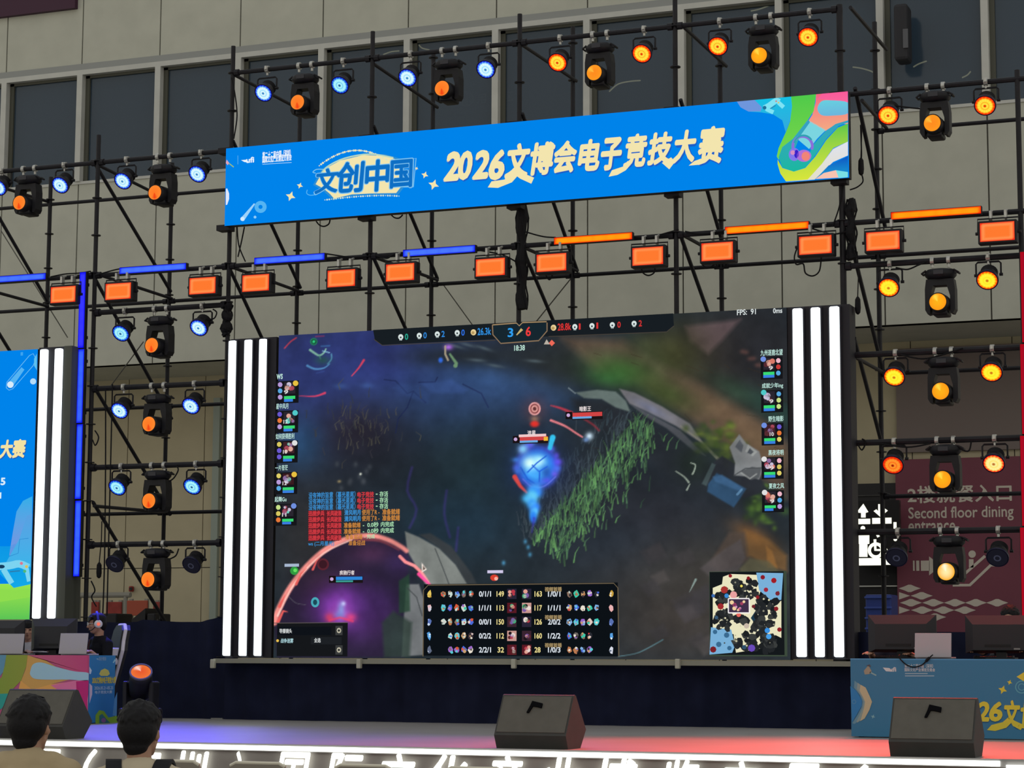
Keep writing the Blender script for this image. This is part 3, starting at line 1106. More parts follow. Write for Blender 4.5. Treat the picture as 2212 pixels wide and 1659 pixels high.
# carved stone and the blue block
shape([(1520, 1045), (1545, 995), (1560, 985), (1640, 1030), (1660, 1060), (1610, 1075)], '#26292f', .95, 5)
shape([(1576, 966), (1597, 938), (1612, 958), (1640, 975), (1650, 1010), (1640, 1036), (1622, 1030), (1586, 1027), (1588, 1000)], '#75787a', .95, 3)
shape([(1588, 965), (1598, 950), (1606, 962), (1602, 978)], '#4c5056', .9, 2)
shape([(1610, 975), (1616, 960), (1636, 976), (1626, 986)], '#8d908e', .9, 2)
shape([(1614, 978), (1620, 968), (1628, 976), (1622, 982)], '#3c4046', .9, 2)
shape([(1600, 1018), (1625, 1008), (1645, 1012), (1640, 1032), (1622, 1037)], '#4a4d50', .9, 2)
line([(1586, 1027), (1610, 1012), (1648, 1010)], 2, '#3a3d40', .9)
line([(1602, 1022), (1620, 1034), (1634, 1024)], 3, '#8d908e', .8)
shape([(1548, 1022), (1565, 1030), (1612, 1056), (1598, 1078), (1585, 1096), (1528, 1062), (1530, 1045)], '#2b4763', .97, 4)
shape([(1540, 1030), (1560, 1026), (1606, 1055), (1600, 1062), (1545, 1040)], '#3a5c80', .8, 5)
line([(1593, 1068), (1602, 1058)], 5, '#5d86a8', .8)
shape([(1516, 1045), (1538, 1000), (1546, 1004), (1526, 1050)], '#3d4a4c', .9, 3)
# lower right rocks
blob(1630, 1160, 50, 20, '#6e4c2e', .9, 30)
shape([(1575, 1150), (1610, 1150), (1620, 1210), (1560, 1235), (1530, 1220)], '#4a3f38', .8, 8)
shape([(1610, 1145), (1660, 1165), (1700, 1200), (1700, 1235), (1655, 1222), (1615, 1200)], '#75532f', .7, 10)
shape([(1655, 1180), (1668, 1190), (1680, 1228), (1658, 1226)], '#8d6234', .7, 5)
shape([(1598, 1228), (1620, 1206), (1660, 1212), (1690, 1240), (1600, 1240)], '#55523e', .8, 6)
shape([(1512, 1228), (1560, 1190), (1600, 1165), (1610, 1205), (1595, 1232), (1540, 1250)], '#4a4546', .8, 6)
for i in range(14):
    r = rnd(500 + i)
    x, y = r.uniform(1380, 1530), r.uniform(1160, 1400)
    q = r.uniform(22, 55)
    shape([(x, y), (x + q, y - q * .5), (x + q * 1.4, y + q * .3), (x + q * .5, y + q * .7)], r.choice(['#454042', '#3d3a3c', '#4c4746', '#383639']), .55, 8)
line([(1490, 1278), (1503, 1252)], (1, 5), '#8aa09a', .8)
line([(1336, 1418), (1372, 1412), (1396, 1402), (1432, 1382)], (2, 3), '#4f7078', .8, 1.5, 3)
# cracks between the blue rocks
for p in ([(830, 820), (855, 823), (880, 850), (893, 845), (920, 870)], [(893, 845), (880, 880), (860, 905), (855, 935)], [(945, 815), (940, 825), (905, 826)], [(1000, 830), (1040, 850), (1055, 880)]):
    line(p, 2.4, '#1b2346', .8, 2)
shape([(850, 838), (866, 828), (900, 832), (930, 850), (925, 872), (885, 858)], '#31487c', .35, 8)
shape([(910, 828), (975, 820), (1010, 842), (1000, 850), (930, 848)], '#36508a', .45, 8)
for x, y, a in ((985, 748, 15), (1010, 745, 15), (1045, 752, 18), (1030, 778, 5), (1155, 780, 5), (1070, 790, 10)):
    blob(x, y, 18, 3.5, '#55646a', .6, a)
for x, y in ((735, 834), (793, 833)):
    blob(x, y, 14, 6, '#33487c', .9)
# purple seams
for p in ([(890, 1010), (880, 1060), (900, 1100), (885, 1140)], [(965, 1060), (960, 1110), (972, 1160)], [(990, 1140), (985, 1190)]):
    line(p, 5, '#3b2f7a', .5, 5, 3)
# withered grass, upper left
for i in range(70):
    r = rnd(600 + i)
    x, y = r.gauss(775, 45), r.gauss(925, 32)
    line([(x, y), (x + r.uniform(-5, 5), y - r.uniform(8, 16)), (x + r.uniform(-9, 9), y - r.uniform(14, 26))], (2.2, .8), r.choice(['#3c3a36', '#4b4a40', '#35343a', '#2f3236']), .8)
# big diagonal grass bank
blob(1240, 1040, 70, 120, '#22262a', .7, 35)
for i in range(760):
    r = rnd(700 + i)
    t = r.random()
    o = r.gauss(0, 1.1)
    x = 1170 + t * 225 + o * 26
    y = 1190 - t * 265 + o * 17
    g = r.choice(['#41603f', '#4f7a4a', '#355238', '#5d8f55', '#2d4436', '#466a4c']) if o > -.9 else r.choice(['#2b343a', '#333c44', '#3a464c'])
    h = r.uniform(14, 34)
    b_ = r.uniform(-10, 14)
    line([(x, y), (x + b_ * .3, y - h * .6), (x + b_, y - h)], (3.2, .8), g, .85)
for i in range(60):
    r = rnd(1300 + i)
    t = r.random()
    x, y = 1150 + t * 200 - 25, 1130 - t * 220 - 10
    line([(x, y), (x + r.uniform(-8, 8), y - r.uniform(14, 30))], (2.5, .8), r.choice(['#2e3a42', '#3a464c', '#28333b']), .7)
# the dome of light, lower left
dome = [(592, 1345), (610, 1300), (640, 1250), (680, 1205), (730, 1168), (775, 1155), (820, 1158), (860, 1172), (880, 1190), (880, 1260), (870, 1330), (872, 1420), (600, 1420)]
shape(dome, '#261d33', .9, 8)
blob(700, 1260, 60, 50, '#2e2028', .7)
blob(830, 1260, 60, 60, '#1f1a2a', .7)
blob(805, 1195, 50, 22, '#4a2c4a', .8)
blob(860, 1215, 30, 30, '#35264e', .8)
blob(738, 1312, 60, 50, '#6a2f98', .9)
blob(738, 1316, 34, 32, '#9a44bc', .7)
blob(738, 1325, 22, 22, '#c25ad0', .7)
blob(790, 1340, 60, 50, '#4b2a66', .6)
blob(815, 1300, 50, 40, '#3b2358', .5)
shape([(878, 1262), (905, 1262), (918, 1300), (915, 1415), (868, 1418), (872, 1340)], '#6d7072', .95, 4)
shape([(875, 1148), (905, 1160), (950, 1185), (985, 1220), (1010, 1262), (920, 1264), (900, 1225), (880, 1190)], '#737773', .95, 4)
shape([(905, 1155), (930, 1152), (975, 1180), (1020, 1240), (1030, 1262), (1010, 1262), (985, 1220), (950, 1185)], '#33373a', .9, 5)
shape([(862, 1255), (884, 1240), (886, 1320), (862, 1325)], '#23402f', .8, 5)
shape([(825, 1345), (850, 1320), (890, 1345), (885, 1420), (830, 1420)], '#2b3a34', .8, 8)
line([(940, 1185), (958, 1230), (970, 1262)], 2, '#34383a', .9)
line([(880, 1270), (900, 1290), (912, 1330)], 2, '#34383a', .9)
line([(592, 1345), (604, 1312), (628, 1268), (664, 1222), (705, 1186), (752, 1163), (800, 1157), (838, 1166), (868, 1182), (878, 1190)], (13, 9), '#e88a82', .95, 5, 4)
line([(600, 1330), (640, 1255), (700, 1195), (760, 1166)], (4, 3), '#ffc9bc', .8, 3, 4)
line([(770, 1165), (820, 1168), (862, 1188)], (8, 3), '#8a3e46', .7, 4, 4)
for p, w in (([(600, 1345), (612, 1320), (622, 1322)], 7), ([(640, 1262), (650, 1240), (662, 1228)], 6), ([(676, 1230), (684, 1212), (692, 1204)], 5), ([(604, 1310), (616, 1285)], 7)):
    line(p, (w, 1), '#e25a55', .9, 2)
line([(864, 1202), (876, 1214), (895, 1222), (910, 1236), (925, 1258)], (7, 6), '#f08a8a', .95, 2)
line([(905, 1240), (920, 1255), (930, 1264)], (8, 4), '#f0468c', .95, 2)
shape([(911, 1216), (922, 1230), (912, 1236)], '#f2e2d8', .95, 2)
shape([(914, 1222), (919, 1229), (914, 1232)], '#3a2a22', .95, 2)
blob(737, 1316, 8, 16, '#7f92d0', .85); blob(733, 1328, 12, 8, '#6a7cc0', .7); blob(742, 1304, 5, 5, '#b8c4e8', .8)
blob(712, 1334, 10, 10, '#d83c50', .7); blob(758, 1334, 12, 9, '#d83c68', .7)
line([(712, 1340), (735, 1334), (762, 1342)], 4, '#e03a5a', .7, 4)
line([(625, 1290), (640, 1303), (660, 1306)], 1.2, '#6a6a70', .7, 1.5, 3)
# arcs of light at top left
for p, w, c in (([(615, 752), (628, 738), (640, 730)], 3, '#b0384a'), ([(760, 812), (775, 795), (786, 778)], (2, 5), '#c83a52'), ([(645, 855), (680, 856), (702, 849)], (1, 5), '#c83a58'), ([(682, 727), (700, 726)], 2.5, '#7a3058')):
    line(p, w, c, .9, 2, 3)
for p, w, c in (([(664, 790), (680, 797), (700, 795), (712, 786)], (5, 2), '#4f86b8'), ([(716, 765), (716, 776), (708, 786)], 3, '#4a7f9c'), ([(694, 748), (712, 747)], 3, '#33588c'), ([(684, 806), (700, 802)], 3, '#2f3f78')):
    line(p, w, c, .9, 2, 3)
line([(670, 756), (680, 763), (690, 768), (700, 762), (704, 754)], (5, 3), '#7fb29a', .9, 2, 3)
line([(690, 768), (693, 776)], 2.5, '#4f8a78', .9)
line([(697, 758), (712, 762)], 2, '#7fb0c8', .9)
blob(697, 778, 16, 9, '#234844', .8)
for rr, c in ((8, '#1f7a50'), (5.5, '#123a2c'), (3, '#2fc47a')):
    shape([(678 + rr * math.cos(a * .524), 738 + rr * math.sin(a * .524)) for a in range(12)], c, .95, 2)
# small glowing bits at the top
blob(969, 750, 9, 6, '#b06ae0', .95); line([(962, 748), (962, 765), (968, 778)], 4, '#a89a80', .9, 2)
line([(972, 765), (986, 785), (984, 790)], (4, 9), '#6a9068', .9, 2); blob(952, 778, 5, 6, '#2f66d8', .95, 0, 2)
# ball of light with its trailing glow, and red arcs
blob(1160, 1010, 62, 58, '#1c2f6a', .7)
for rr, c, al in ((50, '#3c48c0', .5), (44, '#2f5fd8', .6), (36, '#2a86e8', .7), (26, '#4ab4f0', .6)):
    shape([(1160 + rr * math.cos(a * .2618), 1010 + rr * math.sin(a * .2618)) for a in range(24)], c, al, 10)
blob(1145, 1000, 16, 14, '#d0f0e8', .95); blob(1166, 996, 12, 12, '#b8ecf0', .9); blob(1180, 1020, 12, 16, '#1d3a8c', .7)
for p in ([(1140, 1020), (1160, 1000), (1180, 985)], [(1150, 1005), (1166, 1020), (1165, 1040)], [(1166, 1018), (1182, 1008)], [(1125, 1010), (1140, 1035), (1160, 1048)]):
    line(p, 3, '#1f56c4', .9, 1.5)
for q in range(20):
    r = rnd(900 + q)
    a = r.uniform(0, 6.28)
    blob(1160 + 46 * math.cos(a), 1000 + 42 * math.sin(a), r.uniform(5, 9), r.uniform(4, 8), r.choice(['#5a4ad8', '#4a6ae0', '#7a5ae0', '#3f86e8']), .6)
line([(1130, 1035), (1150, 1052), (1176, 1050), (1200, 1030)], 3, '#5a6ad0', .8, 2, 4)
line([(1188, 968), (1194, 945)], (9, 12), '#2fb0d8', .95, 3)
blob(1130, 970, 10, 10, '#7fd0f0', .9)
line([(1112, 1030), (1124, 1050), (1138, 1064)], (10, 4), '#d8453e', .9, 3)
for q in range(22):
    r = rnd(950 + q)
    t = q / 21
    blob(1152 + r.gauss(0, 10 * (1 - t)), 1055 + 66 * t, 11 * (1.1 - t * .6), 9, r.choice(['#2f8cf0', '#3fb0f4', '#2a6ae8', '#66ccf4']), .85)
line([(1154, 1120), (1149, 1150)], (6, 2), '#3a34a0', .6, 4)
for x, y in ((1135, 1170), (1141, 1182), (1145, 1198), (1088, 1216)):
    blob(x, y, 4, 5, '#3f7a9c', .9)
blob(1155, 884, 26, 26, '#6a3a3a', .5)
for rr, c in ((13, '#f2aaa8'), (10, '#7a3a3c'), (7, '#eaa8a0'), (4, '#5a2a2c')):
    shape([(1155 + rr * math.cos(a * .3927), 883 + rr * 1.1 * math.sin(a * .3927)) for a in range(16)], c, .95, 2)
blob(1155, 905, 9, 7, '#8a6a58', .9); blob(1155, 916, 10, 7, '#e03028', .95, 0, 2)
line([(1190, 876), (1212, 882), (1235, 892)], (2, 7), '#c03848', .9, 3, 3)
line([(1190, 908), (1220, 920), (1245, 936), (1258, 944)], (5, 3), '#e07a80', .9, 2, 4)
line([(1262, 905), (1282, 918), (1294, 930)], 4, '#8a2a34', .7, 3, 3)
blob(1273, 942, 8, 8, '#c8e0f0', .9); blob(1266, 950, 6, 5, '#5f7fb0', .9)
for q in range(10):
    r = rnd(970 + q)
    blob(r.uniform(715, 800), r.uniform(1000, 1055), 5, 6, '#3a3f46', .7)
blob(779, 1024, 2.5, 2.5, '#d8dccc', .95); blob(733, 1040, 4, 3, '#8a7a58', .9)
for q in range(8):
    r = rnd(990 + q)
    blob(1604 + q * 8, 757 + q * 7 + r.uniform(-4, 4), 6, 5, '#6a4640', .5)
# fine paint texture, then the faint row structure of the display
IMG *= (0.86 + 0.28 * n2)[..., None] * (0.92 + 0.16 * n1)[..., None] * (0.95 + .1 * n3)[..., None]
IMG = np.clip(IMG * 1.08 + 0.008, 0, 1)
LINC = np.where(IMG <= 0.04045, IMG / 12.92, ((IMG + 0.055) / 1.055) ** 2.4)
me = bpy.data.meshes.new('picture')
idx = np.arange(NXg * NYg).reshape(NYg, NXg)
co = np.stack([GX - OFF['main_screen'].x, np.full_like(GX, -0.002), GZ - OFF['main_screen'].z], -1).reshape(-1, 3)
fc = np.stack([idx[:-1, :-1], idx[:-1, 1:], idx[1:, 1:], idx[1:, :-1]], -1).reshape(-1, 4)
me.vertices.add(len(co)); me.vertices.foreach_set('co', co.ravel())
me.loops.add(fc.size); me.loops.foreach_set('vertex_index', fc.ravel())
me.polygons.add(len(fc)); me.polygons.foreach_set('loop_start', np.arange(0, fc.size, 4))
me.update(calc_edges=True); me.validate()
ca = me.color_attributes.new('Col', 'FLOAT_COLOR', 'POINT')
ca.data.foreach_set('color', np.concatenate([LINC.reshape(-1, 3), np.ones((len(co), 1))], 1).astype(np.float32).ravel())
me.materials.append(M_LED)
po = bpy.data.objects.new('picture', me)
COL.objects.link(po)
po.parent = ms

OS = (0, YS - 0.004, 0)
# score bar along the top
A_ = Art(OS)
DK, GO = '#171d22', '#6a5a48'
A_.poly([(806, 713), (1454, 677), (1456, 705), (1440, 716), (1180, 727), (826, 745), (810, 735)], DK, 1)
A_.stroke([(808, 733), (826, 746), (1070, 735)], 1.6, '#453f38', 2); A_.stroke([(1185, 727), (1440, 717), (1456, 704)], 1.6, '#453f38', 2)
A_.poly([(1066, 703), (1181, 697), (1181, 715), (1164, 733), (1080, 742), (1066, 722)], '#16262f', 2)
A_.stroke([(1064, 702), (1065, 723), (1082, 742), (1164, 736), (1182, 715), (1182, 697)], 2.4, '#8a7258', 3)
A_.stroke([(1064, 702), (1116, 698), (1122, 704), (1129, 697), (1181, 695)], 2.2, '#a98e68', 3)
A_.text('3', 1097, 709, 1109, 728, '#2f9ff0', 3, 0.02); A_.text('6', 1136, 706, 1147, 726, '#ee3c3c', 3, 0.02)
A_.stroke([(1116, 724), (1128, 711)], (2, 6), '#c8b070', 3)
for (x, y, t, tx, c) in ((866, 728, '0', 878, '#2aa890'), (906, 725, '0', 918, '#2f86d8'), (945, 722, '2', 957, '#2f86d8'), (988, 719, '0', 1000, '#2f6fe0'), (1242, 706, '1', 1252, '#d83434'), (1279, 704, '1', 1290, '#d83434'), (1323, 702, '0', 1337, '#d83434'), (1370, 699, '2', 1383, '#d83434')):
    A_.disc(x, y, 5.5, '#d8e4e2', 3, 6); A_.disc(x, y + 1, 2, '#3a4248', 4); A_.stroke([(x - 3, y + 6), (x + 3, y + 6)], 3, '#aab8b8', 3)
    A_.text(t, tx - 3, y - 7, tx + 4, y + 6, c, 3, 0.02)
for x, y, c, t in ((1023, 718, '#2f8fe0', '26.3k'), (1196, 708, '#d83434', '28.8k')):
    A_.disc(x, y, 6, '#e8cf96', 3, 6.5); A_.disc(x - 1, y + 1, 3.4, '#b89a60', 4)
    A_.text(t, x + 9, y - 9, x + 38, y + 5, c, 3, 0.02)
A_.text('18:38', 1111, 746, 1134, 757, '#bfe6d8', 2, 0.02)
A_.poly([(1175, 744), (1181, 733), (1188, 744)], '#b8b0a4', 2); A_.poly([(1186, 741), (1192, 734), (1199, 741), (1192, 748)], '#ee6a58', 2)
A_.text('FPS:  91', 1592, 669, 1633, 679, '#d8e0e0', 2, 0.02); A_.text('0ms', 1670, 666, 1690, 676, '#d8e0e0', 2, 0.02)
part('score_bar', A_, M_LED, ms)
# player cards down both sides
A_ = Art(OS)


def card(x, y, lab, lw, flip, seed):
    r = rnd(seed)
    A_.rect(x - 2, y - 2, x + 46, y + 44, '#15161a', 1)
    A_.text(lab, x + (46 - lw if flip else -1), y - 18, x + (46 if flip else lw), y - 7, '#bfe6dc', 3, 0.015)
    px, ix = (x + 4, x + 31) if flip else (x + 15, x + 1)
    pal = ['#a8485a', '#e0a898', '#5a2a30', '#d87868', '#8a6a9a', '#c8c0d8', '#6ad0c0', '#40302e']
    A_.rect(px, y, px + 24, y + 24, r.choice(['#3a1a20', '#2a2630', '#40222a']), 2)
    for q in range(7):
        A_.disc(px + r.uniform(4, 20), y + r.uniform(4, 20), r.uniform(2.5, 6), r.choice(pal), 3, n=9)
    A_.disc(px + (0 if flip else 25), y + 2, 6, r.choice(['#e89a90', '#e8c040', '#7090e0', '#e0e0e0', '#d8b880', '#50c8c8']), 4, n=12)
    for q in range(3):
        A_.disc(ix + 5.5, y + 5 + q * 13.5, 5.2, r.choice(['#e0d068', '#d8c860', '#b89ad8', '#f0b8c8', '#58a8e0', '#6a58d0', '#c8e088', '#e87838', '#c83a38']), 3, 5.6, n=7)
    A_.rect(px, y + 30, px + 24, y + 35.5, '#3ad873', 3)
    A_.rect(px, y + 36.5, px + (24 if r.random() < .4 else 19), y + 41.5, '#3a7fe0' if r.random() < .85 else '#d8d860', 3)
    A_.text(r.choice(['12', '11', '9', '10']), px + (12 if flip else 0), y + 17, px + (21 if flip else 9), y + 25, '#e0e0e0', 5, 0.02)


for i, (x, y, lab, lw) in enumerate(((599, 826, 'ws', 12), (598, 890, '星中风月', 25), (597, 955, '如何获得胜利', 39), (596, 1023, '一片苍茫', 26), (595, 1091, '起舞Gu', 24))):
    card(x, y, lab, lw, False, 40 + i)
for i, (x, y, lab, lw) in enumerate(((1645, 774, '九州逐鹿北望', 48), (1646, 846, '成就少年ing', 46), (1647, 917, '野生暗影', 33), (1647, 990, '黑夜将明', 33), (1648, 1062, '夏夜之风', 33))):
    card(x, y, lab, lw, True, 60 + i)
part('player_card', A_, M_LED, ms)
# floating bars over the play field
A_ = Art(OS)


def hp(x0, x1, y, c, c2='#6aa8e0', lab=None, lv=True):
    if lv:
        A_.rect(x0 - 14, y - 2, x0, y + 13, '#1a1012', 2); A_.disc(x0 - 8, y + 5, 4, '#c8a8d8', 3, n=8)
    A_.rect(x0, y - 1, x1 + 1, y + 13, '#1c1416', 1)
    A_.rect(x0 + 1, y, x1, y + 6.5, c, 2); A_.rect(x0 + 1, y + 8, x0 + (x1 - x0) * .65, y + 11.5, c2, 2)
    if lab:
        w_ = 7 * len(lab) + 4
        A_.text(lab, (x0 + x1) / 2 - w_ / 2 - 4, y - 14, (x0 + x1) / 2 + w_ / 2 - 4, y - 4, '#e8dcdc', 3, 0.02)


def icon(x, y, r0, r, pal_, layer=3, ry=1.3):
    for q in range(4):
        cx, cy, rr = (x, y, r0) if q == 0 else (x + r.uniform(-.5, .5) * r0, y + r.uniform(-.6, .6) * r0 * ry, r0 * r.uniform(.28, .6))
        k_ = r.choice([5, 6, 7, 8])
        a0 = r.uniform(0, 6.28)
        A_.poly([(cx + rr * r.uniform(.6, 1.1) * math.cos(a0 + 6.2832 * i / k_), cy + rr * (ry if q == 0 else 1) * r.uniform(.6, 1.1) * math.sin(a0 + 6.2832 * i / k_)) for i in range(k_)], r.choice(pal_), layer + q)


def own(fn):
    global A_
    A_ = Art(OS)
    fn()
    part('health_bar', A_, M_LED, ms)


own(lambda: hp(1236, 1301, 892, '#d04444', lab='暗影王'))
own(lambda: (hp(1122, 1183, 944, '#d04444', lab='流星'), A_.rect(1121, 939, 1180, 942.5, '#f0c8c8', 3), A_.rect(1175, 944, 1184, 952, '#f0b838', 4)))
own(lambda: hp(725, 783, 1246, '#2f86d8', '#3a9a90', lab='疾驰行者'))
A_ = Art(OS)
A_.rect(615, 1218, 646, 1224, '#a8b8d0', 2); A_.disc(636, 1233, 9, '#2f9a40', 2); A_.disc(638, 1232, 4, '#66e060', 3)
part('marker_green', A_, M_LED, ms)
A_ = Art(OS)
A_.rect(1053, 1232, 1087, 1238, '#d0c8e8', 2); A_.disc(1068, 1248, 9, '#d84030', 2, 7, n=9); A_.disc(1072, 1250, 4, '#f8b0a0', 3)
part('marker_red', A_, M_LED, ms)
A_ = Art(OS)
A_.disc(681, 1301, 9, '#48a8b8', 2, 11); A_.disc(681, 1301, 4.5, '#1d4858', 3, 6)
part('ring_marker', A_, M_LED, ms)
A_ = Art(OS)
A_.disc(698, 1219, 13, '#5a2430', 2); A_.disc(698, 1219, 9, '#3a1a24', 3)
part('ring_marker', A_, M_LED, ms)
# chat lines
A_ = Art(OS)
BC, RC, GC, OC = '#3a8ccc', '#c83840', '#a8dcb0', '#c8843c'
for i in range(3):
    y = 1063.5 + i * 13
    A_.text('没有神的旨意（暮光星尾）', 667, y, 768, y + 11, BC, 2, 0.02)
    A_.text('电子竞技', 772, y - 1, 808, y + 10.5, RC, 2, 0.04)
    A_.text('-', 812, y + 3, 816, y + 5, GC, 2, 0.02)
    A_.text('存活', 820, y - 2, 838.5, y + 9.5, GC, 2, 0.02)
for i in range(5):
    y = 1103.5 + i * 13.2
    A_.rect(666, y - .5, 701 + (35 if i < 2 else 33), y + 11.5, '#5c1f27', 1)
    A_.text('迅捷步兵', 666.5, y, 701, y + 11, RC, 2, 0.05)
    A_.text('长风破浪'[: 4], 706, y - .5, 738, y + 11, RC, 2, 0.05)
    if i < 2:
        A_.text('清风明月', 744, y - 2, 779, y + 9.5, BC, 2, 0.03)
        A_.text('使用了R -', 782, y - 3, 820, y + 8.5, OC, 2, 0.02); A_.text('准备就绪', 826, y - 4, 864, y + 8, OC, 2, 0.03)
    elif i < 4:
        A_.text('准备就绪', 743, y - 1, 779, y + 10, OC, 2, 0.03)
        A_.text('-  0.0秒', 784, y - 2, 818, y + 9, GC, 2, 0.02); A_.text('内完成', 823, y - 3, 851, y + 8, GC, 2, 0.02)
    else:
        A_.text('准备就绪', 746, y - 2, 783, y + 9, OC, 2, 0.03); A_.text('- 完成', 787, y - 2, 810, y + 7, GC, 2, 0.02)
A_.text('ws (二月星光)', 666, 1169.5, 722, 1180, BC, 2, 0.02)
A_.text('准备迎战', 753, 1167, 789, 1178, OC, 2, 0.02)
part('chat_lines', A_, M_LED, ms)
# settings panel, lower left
A_ = Art(OS)
A_.rect(599, 1345.5, 750.5, 1418, '#15171a', 1)
A_.stroke([(592, 1346), (751, 1345)], 1.5, '#5a5450', 2)
A_.rect(599, 1354, 716, 1372, '#0e1218', 2); A_.text('导播镜头', 604, 1358, 631, 1368, '#d8dcdc', 3, 0.02)
A_.disc(600, 1384, 3, '#e8c050', 3); A_.text('战争迷雾', 607, 1379, 634, 1389, '#a8d0d8', 3, 0.02)
A_.rect(672, 1376, 738, 1392, '#1d2024', 2); A_.text('全选', 679, 1378, 693, 1388, '#d8dcdc', 3, 0.02)
for y in (1362, 1404):
    A_.rect(725, y - 10, 740, y + 10, '#3a3c3c', 2); A_.disc(732.5, y, 5, '#b8b4a0', 3, 6, n=8); A_.disc(732.5, y, 2.5, '#2a2c2c', 4)
part('settings_panel', A_, M_LED, ms)
# scoreboard, bottom centre
A_ = Art(OS)
A_.rect(916, 1262, 1335, 1418, '#0c1116', 1)
A_.stroke([(914, 1418), (915, 1275), (925, 1264), (1326, 1260), (1335, 1270), (1337, 1418)], 2, '#6a5d48', 2)
rows = [('0/1/1', '149', '163', '1/0/1'), ('1/1/1', '113', '117', '1/1/1'), ('0/0/1', '150', '126', '2/0/2'), ('0/2/2', '112', '160', '1/2/2'), ('2/2/1', '32', '28', '1/0/3')]
ipal = ['#d85a3a', '#c8a070', '#b87850', '#e0c8c0', '#8a7060', '#7fb0e0', '#4a6ad8', '#3ac8a8', '#d8484a', '#c8d8d0', '#9a68c8', '#58c8d0', '#e8e0d0', '#6a6460']
for i, (k1, c1, c2, k2) in enumerate(rows):
    y = 1283 + i * 30.2
    r = rnd(80 + i)
    for x in (928, 1321):
        icon(x, y, 5.2, r, [['#e8c860', '#e8e0d0', '#c8a040'], ['#d8c8d0', '#e8b0b0', '#c8d8e8'], ['#5870b0', '#8aa0d8', '#c8d8f0'], ['#58a0e0', '#a8d8f0', '#e8f0f0'], ['#9aa8c0', '#d8dce8', '#606a80']][i], 3, 1.8)
    n_ = 5 if i < 3 else 4
    for q in range(n_):
        for x0, ok in ((958 + (5 - n_) * 15, True), (1230, True)):
            x = x0 + q * 14.8
            icon(x, y, 6.6, r, ipal + ['#2a2c34', '#3a3038'])
    A_.text(k1, 1035, y - 6, 1061, y + 6, '#d8e0e8', 3, 0.025); A_.text(c1, 1073 + (2 if len(c1) < 3 else 0), y - 6, 1089, y + 6, '#e8d890', 3, 0.025)
    A_.text(c2, 1155, y - 6, 1171 - (3 if len(c2) < 3 else 0), y + 6, '#e8d890', 3, 0.025); A_.text(k2, 1184, y - 6, 1211, y + 6, '#d8e0e8', 3, 0.025)
    for x in (1096, 1128):
        A_.rect(x, y - 11, x + 20, y + 11, r.choice(['#5a1a24', '#3a2430', '#c89890', '#2a2638']), 3)
        for q in range(5):
            A_.disc(x + r.uniform(5, 15), y + r.uniform(-6, 6), r.uniform(2.5, 5.5), r.choice(['#b83a48', '#e0a090', '#1c1418', '#7a58a0', '#e8d8d0', '#5a2a2a', '#48a878']), 4, n=8)
    if i in (0, 2, 4):
        A_.text('视频首播', 1177, y - 15, 1214, y - 5, '#a08a60', 4, 0.03)
part('scoreboard', A_, M_LED, ms)
# minimap, bottom right
A_ = Art(OS)
A_.rect(1532, 1235, 1701, 1418, '#3c4a3c', 1)
A_.rect(1533, 1236, 1695, 1415, '#14181b', 2)
CRM = '#e9e4c0'
A_.poly([(1562, 1246), (1578, 1240), (1640, 1242), (1644, 1275), (1636, 1295), (1650, 1310), (1688, 1298), (1688, 1378), (1676, 1372), (1640, 1380), (1648, 1400), (1590, 1410), (1585, 1370), (1540, 1360), (1540, 1270), (1560, 1262)], CRM, 3)
mr = rnd(4242)
for cx, cy, rx, ry, k_ in ((1604, 1272, 40, 20, 26), (1610, 1285, 22, 10, 8), (1657, 1320, 26, 34, 30), (1567, 1338, 24, 20, 20), (1628, 1384, 44, 22, 30), (1664, 1398, 22, 14, 12), (1560, 1296, 14, 16, 10), (1606, 1338, 18, 8, 6), (1640, 1352, 16, 18, 12)):
    for q in range(k_):
        a_, d_ = mr.uniform(0, 6.28), math.sqrt(mr.random())
        x, y, rr = cx + rx * d_ * math.cos(a_), cy + ry * d_ * math.sin(a_), mr.uniform(6, 12.5)
        A_.poly([(x + rr * mr.uniform(.5, 1.1) * math.cos(6.2832 * i / 7), y + rr * mr.uniform(.5, 1.1) * math.sin(6.2832 * i / 7)) for i in range(7)], mr.choice(['#25282a', '#1d2022', '#2f3233', '#3a3d3c', '#222528']), 4 + .02 * q)
for q in range(24):
    x, y = mr.uniform(1545, 1685), mr.uniform(1248, 1405)
    A_.disc(x, y, mr.uniform(1, 2.6), mr.choice(['#c8c4a0', '#8a8a78', '#505450', '#d8d4b0']), 4.8, n=6)
A_.poly([(1634, 1237), (1692, 1238), (1688, 1296), (1665, 1296), (1640, 1275)], '#79b0d8', 4)
A_.poly([(1536, 1355), (1580, 1360), (1588, 1395), (1582, 1410), (1533, 1414)], '#79b0d8', 4)
A_.poly([(1622, 1335), (1632, 1320), (1652, 1350), (1645, 1368)], '#1e3a4c', 4)
